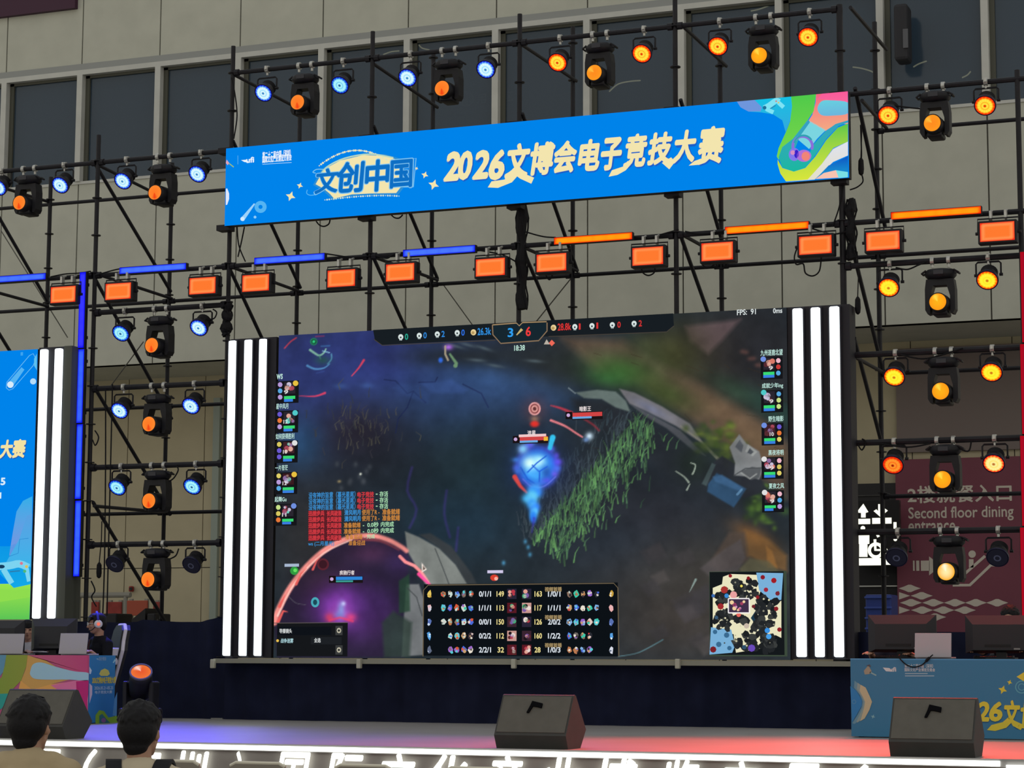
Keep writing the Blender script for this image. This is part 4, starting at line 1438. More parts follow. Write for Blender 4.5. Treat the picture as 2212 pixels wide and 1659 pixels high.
for x, y, c, s_ in ((1648, 1247, '#8a1c28', 5), (1672, 1254, '#a01c24', 6), (1655, 1274, '#a0283a', 5), (1680, 1282, '#7a2834', 5), (1578, 1244, '#902028', 4), (1617, 1249, '#8a1c24', 4), (1565, 1274, '#a83430', 8), (1585, 1285, '#e8a0a0', 8), (1570, 1287, '#3a8ad0', 5),
                    (1557, 1310, '#a02c30', 7), (1637, 1290, '#902028', 4), (1628, 1310, '#702028', 4), (1677, 1315, '#8a2028', 5), (1684, 1360, '#902028', 5), (1545, 1365, '#3a6a90', 5), (1570, 1372, '#3a6a90', 6), (1553, 1392, '#3a6a90', 6), (1576, 1400, '#3a6a90', 5),
                    (1541, 1403, '#7a2028', 7), (1624, 1400, '#6a4ab8', 8), (1658, 1362, '#3a90e0', 6), (1661, 1375, '#48a0e8', 6), (1548, 1334, '#3a5a78', 4), (1596, 1328, '#e86a60', 5), (1613, 1352, '#c8b8a8', 6), (1602, 1266, '#e8d860', 3), (1541, 1287, '#3a6ab0', 4), (1608, 1398, '#30506a', 5)):
    A_.disc(x, y, s_, c, 5, n=8)
A_.rect(1575, 1294, 1618, 1323, '#40304a', 6)
for q in range(12):
    r = rnd(777 + q)
    A_.disc(r.uniform(1580, 1614), r.uniform(1299, 1318), r.uniform(2.5, 5), r.choice(['#e87888', '#f0d0a0', '#3a2a68', '#a04060', '#d89ac8']), 7, n=7)
for p in ([(1574, 1293), (1619, 1293)], [(1619, 1293), (1620, 1324)], [(1620, 1324), (1574, 1324)], [(1574, 1324), (1574, 1293)]):
    A_.stroke(p, 2.4, '#f4f0f0', 8)
part('minimap', A_, M_LED, ms)

# ---- light towers of white LED bars either side of the main screen and beside the small screen
M_BARBASE = mat('tower_black', '#25242c', 0.6, 0, 0.3)


def tower(lbl, x0, x1, ytop, ybot, bars, solid=None):
    a, c = at(x0, ybot, YS), at(x1, ytop, YS)
    t = thing('light_tower', lbl, 'light', ((a.x + c.x) / 2, YS, a.z), 'towers of white light bars')
    part('back_panel', MB().wbox((a.x, YS + .02, a.z), (c.x, YS + .3, c.z)), M_BARBASE, t)
    for xc, w_ in bars:
        p = at(xc, (ytop + ybot) / 2, YS)
        hw = w_ / ppm(xc, YS) / 2
        b = MB()
        b.box((p.x, YS - .01, (a.z + c.z) / 2), (2 * hw, .07, c.z - a.z - .05), None, 0.018)
        part('light_bar', b, M_WHITE_LED, t)
        for sg in (-1, 1):
            b = MB()
            b.wbox((p.x + sg * (hw + .012) - .008, YS - .02, a.z + .02), (p.x + sg * (hw + .012) + .008, YS + .02, c.z - .02))
            part('bar_channel', b, M_BARBASE, t)
    return t


zA = 1420
tower('light tower of three white bars beside the player cards on the blue-lit side', 484, 596, 727, 1421, [(497.5, 17), (532, 17.5), (564, 17)])
tower('light tower of three white bars beside the minimap on the red-lit side', 1705, 1834, 656, 1424, [(1728, 21.5), (1767, 20), (1808, 21)])

# ---- small screen at the edge
zl0, zl1 = at(50, 1338, YS).z, at(50, 756, YS).z
a, c = at(73, 1047, YS), at(60, 1000, YS)
ls = thing('side_screen', 'small blue LED screen cut by the photo edge, with controller drawing and green hill', 'screen', (a.x - 1, YS, zl0))
XL = a.x
part('cabinet', MB().wbox((XL - 2.6, YS, zl0), (XL, YS + .12, zl1)), M_CASE, ls)
A_ = Art((0, YS - 0.002, 0))
A_.polysz([(XL - 2.6, zl0), (XL, zl0), (XL, zl1), (XL - 2.6, zl1)], '#0083ea', 0)
for q in range(8):
    A_.polysz([(XL - 2.6, zl0), (XL, zl0), (XL, zl0 + .45), (XL - 2.6, zl0 + .45)], '#5ac455', 1, '#9ae44c')
    break
A_.poly([(-80, 1225), (0, 1240), (30, 1270), (80, 1262), (80, 1160), (20, 1180), (-80, 1180)], '#12a8e8', 2, '#0c93e4')
A_.poly([(-60, 1300), (0, 1272), (30, 1275), (70, 1272), (70, 1290), (-60, 1310)], '#8fdc4e', 3)
A_.poly([(70, 1072), (50, 1082), (36, 1105), (28, 1150), (20, 1200), (70, 1200)], '#7a92e0', 2, '#34aee8', n=0)
A_.poly([(70, 1110), (58, 1115), (42, 1165), (22, 1200), (8, 1225), (70, 1225)], '#3cb4ea', 3, '#5aa0e2')
A_.stroke([(62, 1163), (43, 1165), (40, 1195), (20, 1202)], 1.3, '#2a8ad0', 4)
A_.stroke([(-20, 1225), (20, 1222), (42, 1218), (62, 1226)], 16, '#7cd4f0', 4, 3)
A_.stroke([(8, 1230), (26, 1260)], 12, '#7cd4f0', 4); A_.stroke([(58, 1228), (64, 1256)], 10, '#7cd4f0', 4)
A_.disc(4, 1224, 7, '#123a5c', 5, 4); A_.stroke([(22, 1235), (44, 1233)], 3, '#2a7fb0', 5)
for x, y, cc in ((47, 1217, '#d87890'), (58, 1224, '#d8c060'), (54, 1234, '#50b878')):
    A_.disc(x, y, 3.4, cc, 5)
A_.text('大赛', 0, 950, 56, 989, '#f3e2a4', 4, 0.05, .15); A_.text('大赛', 1, 952, 57.5, 991, '#1f5fb8', 3, 0.07, .15)
A_.text('5', 2, 1032, 12, 1048, '#d8ecf8', 3, 0.04); A_.rect(-10, 1064, 3, 1077, '#d8ecf8', 3)
A_.stroke([(14, 838), (20, 843), (28, 840), (72, 790), (78, 775), (72, 764), (64, 768), (15, 826), (14, 838)], 1.3, '#6cc0f4', 3)
A_.stroke([(22, 832), (50, 796)], (13, 8), '#56b4f2', 3); A_.disc(23, 831, 7, '#d8ecfa', 4); A_.disc(72, 824, 6.5, '#b4dcf8', 3)
A_.rect(45, 761, 50, 768, '#3fa4ee', 3)
A_.poly([(80, 764), (74, 775), (74, 790), (80, 800)], '#5cc0ee', 3)
A_.v = [(min(p[0], XL), p[1], min(max(p[2], zl0), zl1)) for p in A_.v]
part('display', A_, M_LED, ls)
brk = MB().wbox((XL - .4, YS + .1, zl1 - .4), (XL - .3, YF, zl1 - .3))
part('bracket', brk, M_BLK, ls)
a, c = at(76, 1338, YS), at(156, 752, YS)
t = thing('light_tower', 'light tower of two white bars beside the small blue screen', 'light', (XL + .2, YS, zl0), 'towers of white light bars')
part('back_panel', MB().wbox((XL + .005, YS + .02, zl0), (at(130, 1047, YS).x, YS + .3, zl1 + .02)), M_BARBASE, t)
part('side_panel', MB().wbox((at(131, 1047, YS).x, YS - .01, zl0 + .01), (at(148, 1047, YS).x, YS + .34, zl1 + .02)), mat('tower_olive', '#4a4d46', 0.6), t)
for xc in (88, 120):
    p = at(xc, 1047, YS)
    part('light_bar', MB().box((p.x, YS - .01, (zl0 + zl1) / 2), (.098, .07, zl1 - zl0 - .02), None, .018), M_WHITE_LED, t)

# ---- grey rail with clamps along the screen's foot, black drapes
zr = at(700, 1428, YS).z
xr0, xr1 = at(468, 1430, YS).x, at(1842, 1430, YS).x
rl = thing('screen_rail', 'grey aluminium rail with clamps along the foot of the big screen', 'rail', ((xr0 + xr1) / 2, YS - .06, zr))
part('rail', MB().wbox((xr0, YS - .08, zr - .03), (xr1, YS + .1, zr + .025)), mat('dull_aluminium', '#8d8c80', 0.5, 0.1, 0.4), rl)
for x in (469, 784, 1117, 1470):
    p = at(x, 1432, YS)
    part('clamp', MB().box((p.x, YS - .1, p.z - .01), (.055, .06, .11), None, .01), mat('clamp_grey', '#b4b2a4', 0.5, 0.1), rl)


def drape(name, lbl, xa, xb, zlo, ztop, Y, seed):
    r = rnd(seed)
    n = max(8, int((xb - xa) / 0.035))
    b = MB()
    ph = [r.uniform(0, 6.28) for _ in range(4)]
    m = 10
    vs = []
    for j in range(m + 1):
        for i in range(n + 1):
            x = xa + (xb - xa) * i / n
            zt = ztop(x) if callable(ztop) else ztop
            z = zlo + (zt - zlo) * j / m
            y = Y + .025 * math.sin(x * 9 + ph[0] + .6 * j / m) + .02 * math.sin(x * 21 + ph[1]) + .03 * math.sin(x * 3.1 + ph[2])
            vs.append((x, y, z))
    fs = [(j * (n + 1) + i, j * (n + 1) + i + 1, (j + 1) * (n + 1) + i + 1, (j + 1) * (n + 1) + i) for j in range(m) for i in range(n)]
    b.add(vs, fs)
    return solo(name, b, M_DRAPE, lbl, 'curtain', 'black stage drapes', True)


drape('stage_drape', 'long black cloth hanging under the big screen down to the stage floor', at(480, 1500, YDR).x, at(1850, 1500, YDR).x, ZS, zr - .02, YDR, 1)
pts = [(-90, 1343), (180, 1342), (258, 1345), (284, 1343), (300, 1338), (372, 1343), (420, 1343), (455, 1336), (472, 1328), (506, 1318)]
PT = [at(x, y, YDR) for x, y in pts]
PTX, PTZ = [p.x for p in PT], [p.z for p in PT]
drape('stage_drape', 'black cloth with sagging top edge behind the player with the headset', PTX[0], PTX[-1], ZS, lambda x: float(np.interp(x, PTX, PTZ)), YDR + .1, 2)
drape('stage_drape', 'black cloth hanging behind the monitors of the blue-fronted desk', at(1838, 1500, YDR).x, at(1846, 1500, YDR).x + 2.4, ZS, at(1900, 1365, YDR).z, YDR + .1, 3)

# ================================================================== STAGE LIGHTS
# ---- lens faces, coloured by radius
M_LENS = colmat('lamp_lens', 1.0)


def lens_mesh(name, R, fn, n=32, rings=10):
    me = bpy.data.meshes.new(name)
    vs, cs, fs = [(0, 0, 0)], [fn(0, 0)], []
    for j in range(1, rings + 1):
        for i in range(n):
            r, a = j / rings, 6.28318 * i / n
            vs.append((R * r * math.cos(a), R * r * math.sin(a), -0.012 * (1 - r * r)))
            cs.append(fn(r, a))
    for i in range(n):
        fs.append((0, 1 + i, 1 + (i + 1) % n))
    for j in range(rings - 1):
        for i in range(n):
            a, b = 1 + j * n + i, 1 + j * n + (i + 1) % n
            fs.append((a, a + n, b + n, b))
    me.from_pydata(vs, [], fs)
    at_ = me.color_attributes.new('Col', 'FLOAT_COLOR', 'POINT')
    at_.data.foreach_set('color', np.array([(*c, 1.0) for c in cs], dtype=np.float32).ravel())
    return me


def lerp(a, b, t):
    t = max(0, min(1, t))
    return tuple(x + (y - x) * t for x, y in zip(a, b))


def par_fn(core, mid, rim, dot, gap=0.16):
    core, mid, rim, dot = map(lin, (core, mid, rim, dot))

    def fn(r, a):
        if r < 0.12:
            return dot
        w = 0.5 + 0.5 * math.cos(a * 16)
        if r > 0.78:
            return lerp(mid, rim, (r - .78) / .2 + .4 * w)
        if 0.3 < r < 0.45:
            return lerp(core, mid, .9)
        return lerp(core, mid, .35 * w)
    return fn


LENS = {
    'blue': lens_mesh('par_lens_blue', .108, par_fn('#e8ffff', '#7fd8ff', '#0808e8', '#2a86c8')),
    'blue2': lens_mesh('par_lens_blue_dim', .108, par_fn('#b8fcff', '#4fc0f4', '#0606d0', '#1a5a98')),
    'orange': lens_mesh('par_lens_orange', .108, par_fn('#ffee48', '#ffa018', '#ff1c06', '#e83808')),
    'yellow': lens_mesh('par_lens_yellow', .108, par_fn('#fff63a', '#ffe420', '#ff3808', '#d87818')),
    'red': lens_mesh('par_lens_red', .108, par_fn('#fff4a0', '#ffe060', '#ff1010', '#c07030')),
    'dim': lens_mesh('par_lens_dim', .108, par_fn('#ffa030', '#ff5a14', '#e01c08', '#a01808')),
    'off': lens_mesh('par_lens_off', .108, lambda r, a: lin('#3a3c4c') if 0.25 < r < .4 or .6 < r < .7 else lin('#16161f')),
}


def beam_fn(a0, b0, streak, sa):
    a0, b0, streak = map(lin, (a0, b0, streak))

    def fn(r, a):
        c = lerp(a0, b0, r ** 1.5)
        d = abs(((a - sa + math.pi) % 6.28318) - math.pi)
        return lerp(streak, c, d / .7 + (.0 if r < .9 else .5))
    return fn


BEAM = {
    'orange': lens_mesh('beam_lens_orange', .092, beam_fn('#ff7a26', '#ff8a30', '#f03410', 1.5)),
    'orange2': lens_mesh('beam_lens_amber', .092, beam_fn('#ff8c20', '#ff9a22', '#ffc040', -2.4)),
    'yellow': lens_mesh('beam_lens_yellow', .092, beam_fn('#ffb41c', '#ff9a18', '#ffe04a', -2.0)),
    'hot': lens_mesh('beam_lens_hot', .092, beam_fn('#fff2b0', '#ffb020', '#ffffe0', -1.8)),
    'floor': lens_mesh('beam_lens_floor', .092, beam_fn('#e85a30', '#f07838', '#ffd8c8', -2.2)),
}
for d_ in (LENS, BEAM):
    for me_ in d_.values():
        me_.materials.append(M_LENS)
M_RIMB = mat('blue_lit_bezel', '#16163a', 0.4)


def lobj(name, me, parent, loc=(0, 0, 0), rot=None):
    o = bpy.data.objects.new(name, me)
    COL.objects.link(o)
    o.parent = parent
    o.location = loc
    if rot is not None:
        o.rotation_euler = rot
    return o


# ---- LED par can, hung: origin where the clamp grips the bar, lens looks forward (-y) and down
PAR_H = 0.265           # bar to lens centre
PTILT = math.radians(38)
ax = Vector((0, -math.cos(PTILT), -math.sin(PTILT)))
PIV = Vector((0, 0.0, -0.215))
LC = PIV + ax * 0.105
TP = Matrix.Translation(LC) @ ax.to_track_quat('Z', 'Y').to_matrix().to_4x4()


def make_par():
    t = thing('par_light', 'x', 'stage light')
    b = MB()
    b.lathe([(.119, .012), (.122, -.002), (.118, -.03), (.100, -.045), (.096, -.09), (.088, -.095), (.086, -.14), (.074, -.147), (.070, -.195), (.045, -.215), (.02, -.22)], TP, 24)
    for q in range(5):
        b.lathe([(.092, -.10 - q * .016), (.096, -.104 - q * .016), (.092, -.108 - q * .016)], TP, 20)
    can = part('can', b, M_CASE, t, True)
    b = MB()
    b.lathe([(.108, .0), (.112, .016), (.121, .016), (.122, .0)], TP, 24)
    part('bezel', b, M_RIMB, can)
    lens = lobj('lens', LENS['blue'], t)
    lens.matrix_local = TP @ Matrix.Translation((0, 0, .0155)) @ Matrix.Rotation(math.pi, 4, 'X')
    b = MB()
    w_ = .135
    b.path([(-w_, 0, PIV.z), (-w_, 0, -.09), (-w_ + .02, 0, -.07), (w_ - .02, 0, -.07), (w_, 0, -.09), (w_, 0, PIV.z)], .011, 6)
    part('yoke', b, M_BLK, t)
    for sg in (-1, 1):
        part('knob', MB().tube((sg * .118, 0, PIV.z), (sg * .155, 0, PIV.z), .017, 8), M_CASE, t)
    b = MB()
    b.tube((0, 0, -.075), (0, 0, -.03), .014, 8)
    b.lathe([(.034, -.022), (.046, -.022), (.046, .022), (.034, .022)], Matrix.Rotation(math.pi / 2, 4, 'Y'), 14)
    b.box((0, -.045, .01), (.03, .03, .05), None, .006)
    part('clamp', b, M_STEEL, t)
    return t


def make_beam():
    t = thing('moving_head_light', 'x', 'stage light')
    zb = -.07
    b = MB()
    T = Matrix.Translation((0, 0, zb))
    b.lathe([(.09, .0), (.15, -.01), (.175, -.04), (.175, -.075), (.14, -.115), (.08, -.125)], T @ Matrix.Scale(.85, 4, (0, 1, 0)), 20)
    base = part('base', b, M_CASE, t, True)
    for sg in (-1, 1):
        part('grip', MB().path([(sg * .15, -.06, zb - .02), (sg * .2, -.05, zb - .05), (sg * .2, .05, zb - .05), (sg * .15, .06, zb - .02)], .012, 6), M_CASE, base)
    part('control_panel', MB().box((0, -.142, zb - .055), (.11, .02, .05), None, .004), mat('panel_grey', '#2b2b33', 0.4), base)
    b = MB()
    zp = -.465
    pr = [(-.15, -.19), (-.165, -.30), (-.165, -.53), (-.14, -.575), (-.11, -.57), (-.11, -.38), (-.075, -.26), (.075, -.26), (.11, -.38), (.11, -.57), (.14, -.575), (.165, -.53), (.165, -.30), (.15, -.19)]
    b.prism(pr, 'y', -.075, .075)
    part('yoke', b, M_CASE, t)
    hd = MB()
    Th = Matrix.Rotation(math.pi / 2, 4, 'X')      # local z -> -y
    hd.lathe([(.093, .2), (.104, .205), (.104, .15), (.108, .12), (.112, .0), (.11, -.12), (.09, -.17), (.05, -.185)], Th, 22)
    hd.box((0, .02, -.10), (.17, .25, .06), None, .02)
    head = part('head', hd, M_CASE, t, True)
    head.location = (0, 0, zp)
    lobj('lens', BEAM['orange'], head, (0, -.208, 0), (-math.pi / 2, 0, 0))
    for sg in (-.09, .09):
        b = MB()
        b.tube((sg, 0, -.08), (sg, 0, -.03), .016, 8)
        b.lathe([(.034, -.02), (.046, -.02), (.046, .02), (.034, .02)], Matrix.Translation((sg, 0, 0)) @ Matrix.Rotation(math.pi / 2, 4, 'Y'), 14)
        part('clamp', b, M_STEEL, t)
    return t


PAR, BEAMP = make_par(), make_beam()
used = {'par': False, 'beam': False}


def spot(parent, loc, target, col, power, size=60, blend=.9, rad=.08):
    ld = bpy.data.lights.new('lamp_beam', 'SPOT')
    ld.energy, ld.color, ld.spot_size, ld.spot_blend, ld.shadow_soft_size = power, col, math.radians(size), blend, rad
    o = bpy.data.objects.new('lamp_beam', ld)
    COL.objects.link(o)
    o.parent = parent
    o.location = loc
    d = Vector(target) - (parent.location + Vector(loc))
    o.rotation_euler = d.to_track_quat('-Z', 'Y').to_euler()
    return o


def swap(root, me):
    for ch in [root] + list(root.children):
        for g in ch.children:
            if g.name.startswith('lens'):
                g.data = me
    return root


def par(px, py, barz, kind, label, group):
    Y = YF + .0
    lens_y = Y + LC.y
    p = at(px, py, lens_y)
    r = PAR if not used['par'] else dup(PAR, (0, 0, 0))
    used['par'] = True
    bz = barz if barz is not None else p.z - LC.z
    r.location = (p.x, Y, p.z - LC.z)
    tag(r, label, 'stage light', group)
    swap(r, LENS[kind])
    fit(r, bz)
    return r


def fit(r, bz):
    """stretch the clamp stem so that it reaches the bar it grips"""
    dz = bz - r.location.z
    for ch in r.children:
        if ch.name.startswith('clamp'):
            ch.location.z = dz
            if dz > .03:
                ch.scale.z = 1.0


def beam(px, py, barz, kind, label, group):
    p = at(px, py, YF - .2)
    r = BEAMP if not used['beam'] else dup(BEAMP, (0, 0, 0))
    used['beam'] = True
    r.location = (p.x, YF, p.z + .465)
    tag(r, label, 'stage light', group)
    swap(r, BEAM[kind])
    fit(r, barz)
    return r


GP, GM = 'LED par lights on the scaffold', 'moving head lights on the scaffold'
ordn = ['first', 'second', 'third', 'fourth', 'fifth', 'sixth', 'seventh']
LAMPS = []
for i, (x, y) in enumerate(((570, 200), (735, 183), (881, 167), (1050, 149))):
    LAMPS.append(par(x, y, zTop, 'blue' if i != 1 else 'blue2', '%s blue par light above the banner, counting from its logo end' % ordn[i], GP))
for i, (x, y) in enumerate(((1205, 134), (1387, 115), (1551, 99), (1746, 79))):
    LAMPS.append(par(x, y, zTop, 'orange', '%s orange par light above the banner, counting from the blue ones' % ordn[i], GP))
for (x, y, k, lb) in ((643, 221, 'orange', 'orange moving head light above the banner between the first two blue par lights'), (955, 191, 'orange', 'orange moving head light above the banner between the last two blue par lights'),
                      (1284, 157, 'orange2', 'amber moving head light above the banner between the first two orange par lights'), (1640, 120, 'yellow', 'yellow moving head light above the banner between the last two orange par lights')):
    beam(x, y, zTop, k, lb, GM)
TWL = 'blue side tower'
for (x, y, lb) in ((-3, 404, 'blue par light cut by the photo edge on the side tower top bar'), (131, 399, 'blue par light before the side tower front pole, on its top bar'),
                   (266, 390, 'blue par light just past the side tower front pole, on its top bar'), (427, 375, 'blue par light nearest the banner logo on the side tower top bar')):
    LAMPS.append(par(x, y, zSide, 'blue', lb, GP))
beam(42, 438, zSide, 'orange', 'orange moving head light near the photo edge on the side tower top bar', GM)
beam(335, 416, zSide, 'orange', 'orange moving head light between two blue par lights on the side tower top bar', GM)
rn = ['topmost', 'second', 'third', 'bottom']
for i, (a_, m_, c_) in enumerate((((262, 719), (328, 746), (430, 707)), ((259, 886), (322, 916), (413, 876)), ((254, 1052), (322, 1082), (416, 1050)), ((248, 1218), (320, 1252), (414, 1220)))):
    kd = ['blue2', 'blue', 'blue2', 'off'][i]
    w_ = 'unlit' if i == 3 else 'lit blue'
    LAMPS.append(par(*a_, rowL[i], kd, '%s par light beside the vertical blue strip, %s lower row of that tower' % (w_, rn[i]), GP))
    LAMPS.append(par(*c_, rowL[i], 'blue' if i < 2 else kd, '%s par light near the big screen, %s lower row of the blue side tower' % (w_, rn[i]), GP))
    beam(*m_, rowL[i], 'orange', 'orange moving head light in the %s lower row of the blue side tower' % rn[i], GM)
for (x, y, lb) in ((1919, 248, 'orange par light beside the banner on the top bar of the red side tower'), (2128, 227, 'orange par light farthest from the banner on the top bar of the red side tower')):
    LAMPS.append(par(x, y, zSideR, 'orange', lb, GP))
beam(2014, 266, zSideR, 'orange2', 'amber moving head light on the top bar of the red side tower', GM)
for i, (a_, m_, c_) in enumerate((((1920, 620), (2026, 652), (2133, 604)), ((1932, 813), (2032, 845), (2142, 803)), ((1929, 1003), (2036, 1036), (2147, 1000)), ((1937, 1203), (2044, 1235), (2155, 1203)))):
    w_ = 'unlit' if i == 3 else 'glowing'
    LAMPS.append(par(*a_, rowR[i], ['yellow', 'yellow', 'dim', 'off'][i], '%s par light near the big screen, %s lower row of the red side tower' % (w_, rn[i]), GP))
    LAMPS.append(par(*c_, rowR[i], ['yellow', 'yellow', 'red', 'off'][i], '%s par light by the red strip, %s lower row of the red side tower' % (w_, rn[i]), GP))
    beam(*m_, rowR[i], ['yellow', 'yellow', 'yellow', 'hot'][i], 'yellow moving head light in the %s lower row of the red side tower' % rn[i], GM)

# ---- orange strobe panels on the middle bar
M_STROBE = colmat('strobe_face', 1.0)


def make_strobe():
    t = thing('strobe_panel', 'x', 'stage light')
    w_, h_ = .37, .205
    part('housing', MB().box((0, .05, 0), (w_ + .05, .13, h_ + .05), None, .012), M_CASE, t)
    e = MB()
    e.colored = True
    n, m = 13, 9
    co, re = lin('#ff7a30'), lin('#f81008')
    for j in range(m):
        for i in range(n):
            u, v = i / (n - 1), j / (m - 1)
            d = min(u, 1 - u) * w_ / .02, min(v, 1 - v) * h_ / .02
            e.v.append(((u - .5) * w_, -.018, (v - .5) * h_))
            e.c.append(lerp(re, lin('#ff9450') if min(d) < 2.4 else co, min(d) / 1.2 + .1))
    e.f = [(j * n + i, j * n + i + 1, (j + 1) * n + i + 1, (j + 1) * n + i) for j in range(m - 1) for i in range(n - 1)]
    part('light_panel', e, M_STROBE, t)
    b = MB()
    b.path([(-w_ / 2 - .035, .05, 0), (-w_ / 2 - .035, .05, .16), (w_ / 2 + .035, .05, .16), (w_ / 2 + .035, .05, 0)], .009, 6)
    part('bracket', b, M_BLK, t)
    for sg in (-1, 1):
        part('knob', MB().tube((sg * (w_ / 2 + .02), .05, 0), (sg * (w_ / 2 + .06), .05, 0), .018, 8), M_CASE, t)
    for sg in (-.08, .08):
        part('clamp', MB().box((sg, .08, .2), (.03, .07, .1), None, .005).tube((sg, .1, .25), (sg, .16, .27), .012, 6), M_STEEL, t)
    return t


st = make_strobe()
SP = [(136, 636), (255, 629), (437, 617), (552, 611), (737, 601), (864, 588), (1059, 577), (1191, 567), (1399, 553), (1549, 543), (1761, 529), (1907, 520), (2154, 500)]
SL = ['orange strobe panel beside the blue vertical light strip, away from the big screen', 'orange strobe panel just past the blue vertical light strip', 'orange strobe panel on the side tower close to the big screen',
      'orange strobe panel under the start of the first blue bar over the big screen', 'orange strobe panel just after the first blue bar over the big screen', 'orange strobe panel just before the second blue bar over the big screen',
      'orange strobe panel at the end of the second blue bar, before the middle pole', 'orange strobe panel under the start of the first orange bar, past the middle pole', 'orange strobe panel after the end of the first orange bar',
      'orange strobe panel under the start of the second orange bar', 'orange strobe panel after the end of the second orange bar', 'orange strobe panel beneath the start of the third orange bar', 'orange strobe panel at the far end of the third orange bar']
for i, (x, y) in enumerate(SP):
    p = at(x, y, YF - .23)
    r = st if i == 0 else dup(st, (0, 0, 0))
    r.location = (p.x, YF - .21, p.z)
    tag(r, SL[i], 'stage light', 'orange strobe panels along the middle bar')

# ---- LED bars along the middle bar, and the upright strips
def barmat(name, inner, rim):
    return colmat(name, 1.0), lin(inner), lin(rim)


def led_bar(px0, px1, py, inner, rim, label, vertical=False, y0=None, y1=None, Yb=YF - .12, hw=.04, group='LED light bars'):
    if vertical:
        a, c = at(px0, y0, Yb), at(px1, y1, Yb)
        x = (a.x + c.x) / 2
        L = a.z - c.z
        base = (x, Yb, c.z)
    else:
        a, c = at(px0, py, Yb), at(px1, py, Yb)
        m_ = at((px0 + px1) / 2, py, Yb)
        L = c.x - a.x
        base = ((a.x + c.x) / 2, Yb, m_.z)
    t = thing('led_bar', label, 'stage light', base, group)
    e = MB()
    e.colored = True
    n = 24
    prof = [-1, -.72, -.5, 0, .5, .72, 1]
    I, R_ = lin(inner), lin(rim)
    for i in range(n + 1):
        for q in prof:
            s_, w_ = (i / n - .5) * L, q * hw
            e.v.append((base[0] + (w_ if vertical else s_), Yb - .03, base[2] + (L / 2 + s_ if vertical else w_)))
            end = i in (0, n)
            k_ = 0 if abs(q) > .9 or end else .5 if abs(q) > .7 else 1
            e.c.append(lerp(R_, lerp(I, R_, .12 * math.sin(i * 1.7)), k_))
    k = len(prof)
    e.f = [(i * k + j, i * k + j + 1, (i + 1) * k + j + 1, (i + 1) * k + j) for i in range(n) for j in range(k - 1)]
    part('light_strip', e, colmat('led_bar_face', 1.0), t)
    s_ = (hw * 2 + .015, .06, L + .015) if vertical else (L + .015, .06, hw * 2 + .015)
    ctr = (base[0], Yb + .005, base[2] + (L / 2 if vertical else 0))
    part('housing', MB().box(ctr, s_, None, .006), M_CASE, t)
    for f_ in (.15, .85):
        if vertical:
            part('bracket', MB().wbox((base[0] - .02, Yb + .03, base[2] + L * f_ - .02), (base[0] + .02, YF - .02, base[2] + L * f_ + .02)), M_BLK, t)
        else:
            xx = a.x + L * f_
            part('bracket', MB().wbox((xx - .02, Yb + .03, min(base[2], zMid) - .02), (xx + .02, YF - .01, max(base[2], zMid) + .02)), M_BLK, t)
    return t


BI, BR_ = '#4a78ff', '#1010f0'
OI, OR_ = '#ffa012', '#ff1e06'
led_bar(-60, 101, 603, BI, BR_, 'horizontal blue LED bar cut by the photo edge on the side tower')
led_bar(261, 404, 581, BI, BR_, 'horizontal blue LED bar on the side tower past the vertical strip')
led_bar(552, 703, 560, BI, BR_, 'first horizontal blue LED bar over the big screen')
led_bar(873, 1028, 543, BI, BR_, 'second horizontal blue LED bar over the big screen, before the middle pole')
led_bar(1199, 1367, 516, OI, OR_, 'first orange LED bar over the big screen, past the middle pole')
led_bar(1568, 1748, 493, OI, OR_, 'second orange LED bar over the big screen')
led_bar(1926, 2120, 461, OI, OR_, 'third orange LED bar, on the red side tower')
VY = [(589, 752), (755, 914), (917, 1078), (1082, 1245)]
for i, (y0, y1) in enumerate(VY):
    xm = 181 - (y0 + y1 - 1178) / 2 / 656 * 13
    led_bar(xm, xm, None, '#3a66ff' if i else '#3838ff', '#0a0af0', '%s piece of the vertical blue LED strip on the side tower pole' % rn[i], True, y0, y1, YF - .12, .044)
VR = [(545, 740), (744, 938), (942, 1136), (1140, 1334)]
for i, (y0, y1) in enumerate(VR):
    led_bar(2213, 2213, None, '#a80c24', '#b00818', '%s piece of the vertical red LED strip at the photo edge' % rn[i], True, y0, y1, YF - .12, .03)

# ---- what the coloured lamps throw on the stage
def lamp_near(px, py):
    return min(LAMPS, key=lambda o: (o.location - at(px, py, YF)).length)


for (px, py, tx, ty, col, pw, sz_) in ((262, 719, -12.9, 19.8, (.06, .045, 1), 2000, 44), (430, 707, -11.8, 18.8, (.06, .045, 1), 1300, 46), (416, 1050, -10.4, 18.2, (.12, .08, 1), 450, 60), (735, 183, -9.0, 18.0, (.2, .09, 1), 1200, 30), (1050, 149, -7.9, 17.9, (.5, .08, .75), 1700, 28),
                                      (1920, 620, -5.0, 18.6, (1, .05, .03), 2500, 52), (1746, 79, -5.4, 18.4, (1, .05, .035), 3100, 34), (1551, 99, -6.6, 18.1, (1, .06, .07), 3100, 34), (2133, 604, -3.4, 19.4, (1, .05, .025), 2500, 52), (259, 886, -13.5, 21.9, (.07, .06, 1), 1300, 30)):
    o = lamp_near(px, py)
    spot(o, tuple(LC + ax * .03), (tx, ty, ZS), col, pw, sz_)

# ---- cables
def cable(pts, Y, label, r=.009, n=6, grp='black lamp cables'):
    P = [at(x, y, Y) for x, y in smooth_loop(pts, n, False)]
    solo('cable', MB().path(P, r, 6), M_CABLE, label, 'cable', grp, base=tuple(P[0]))


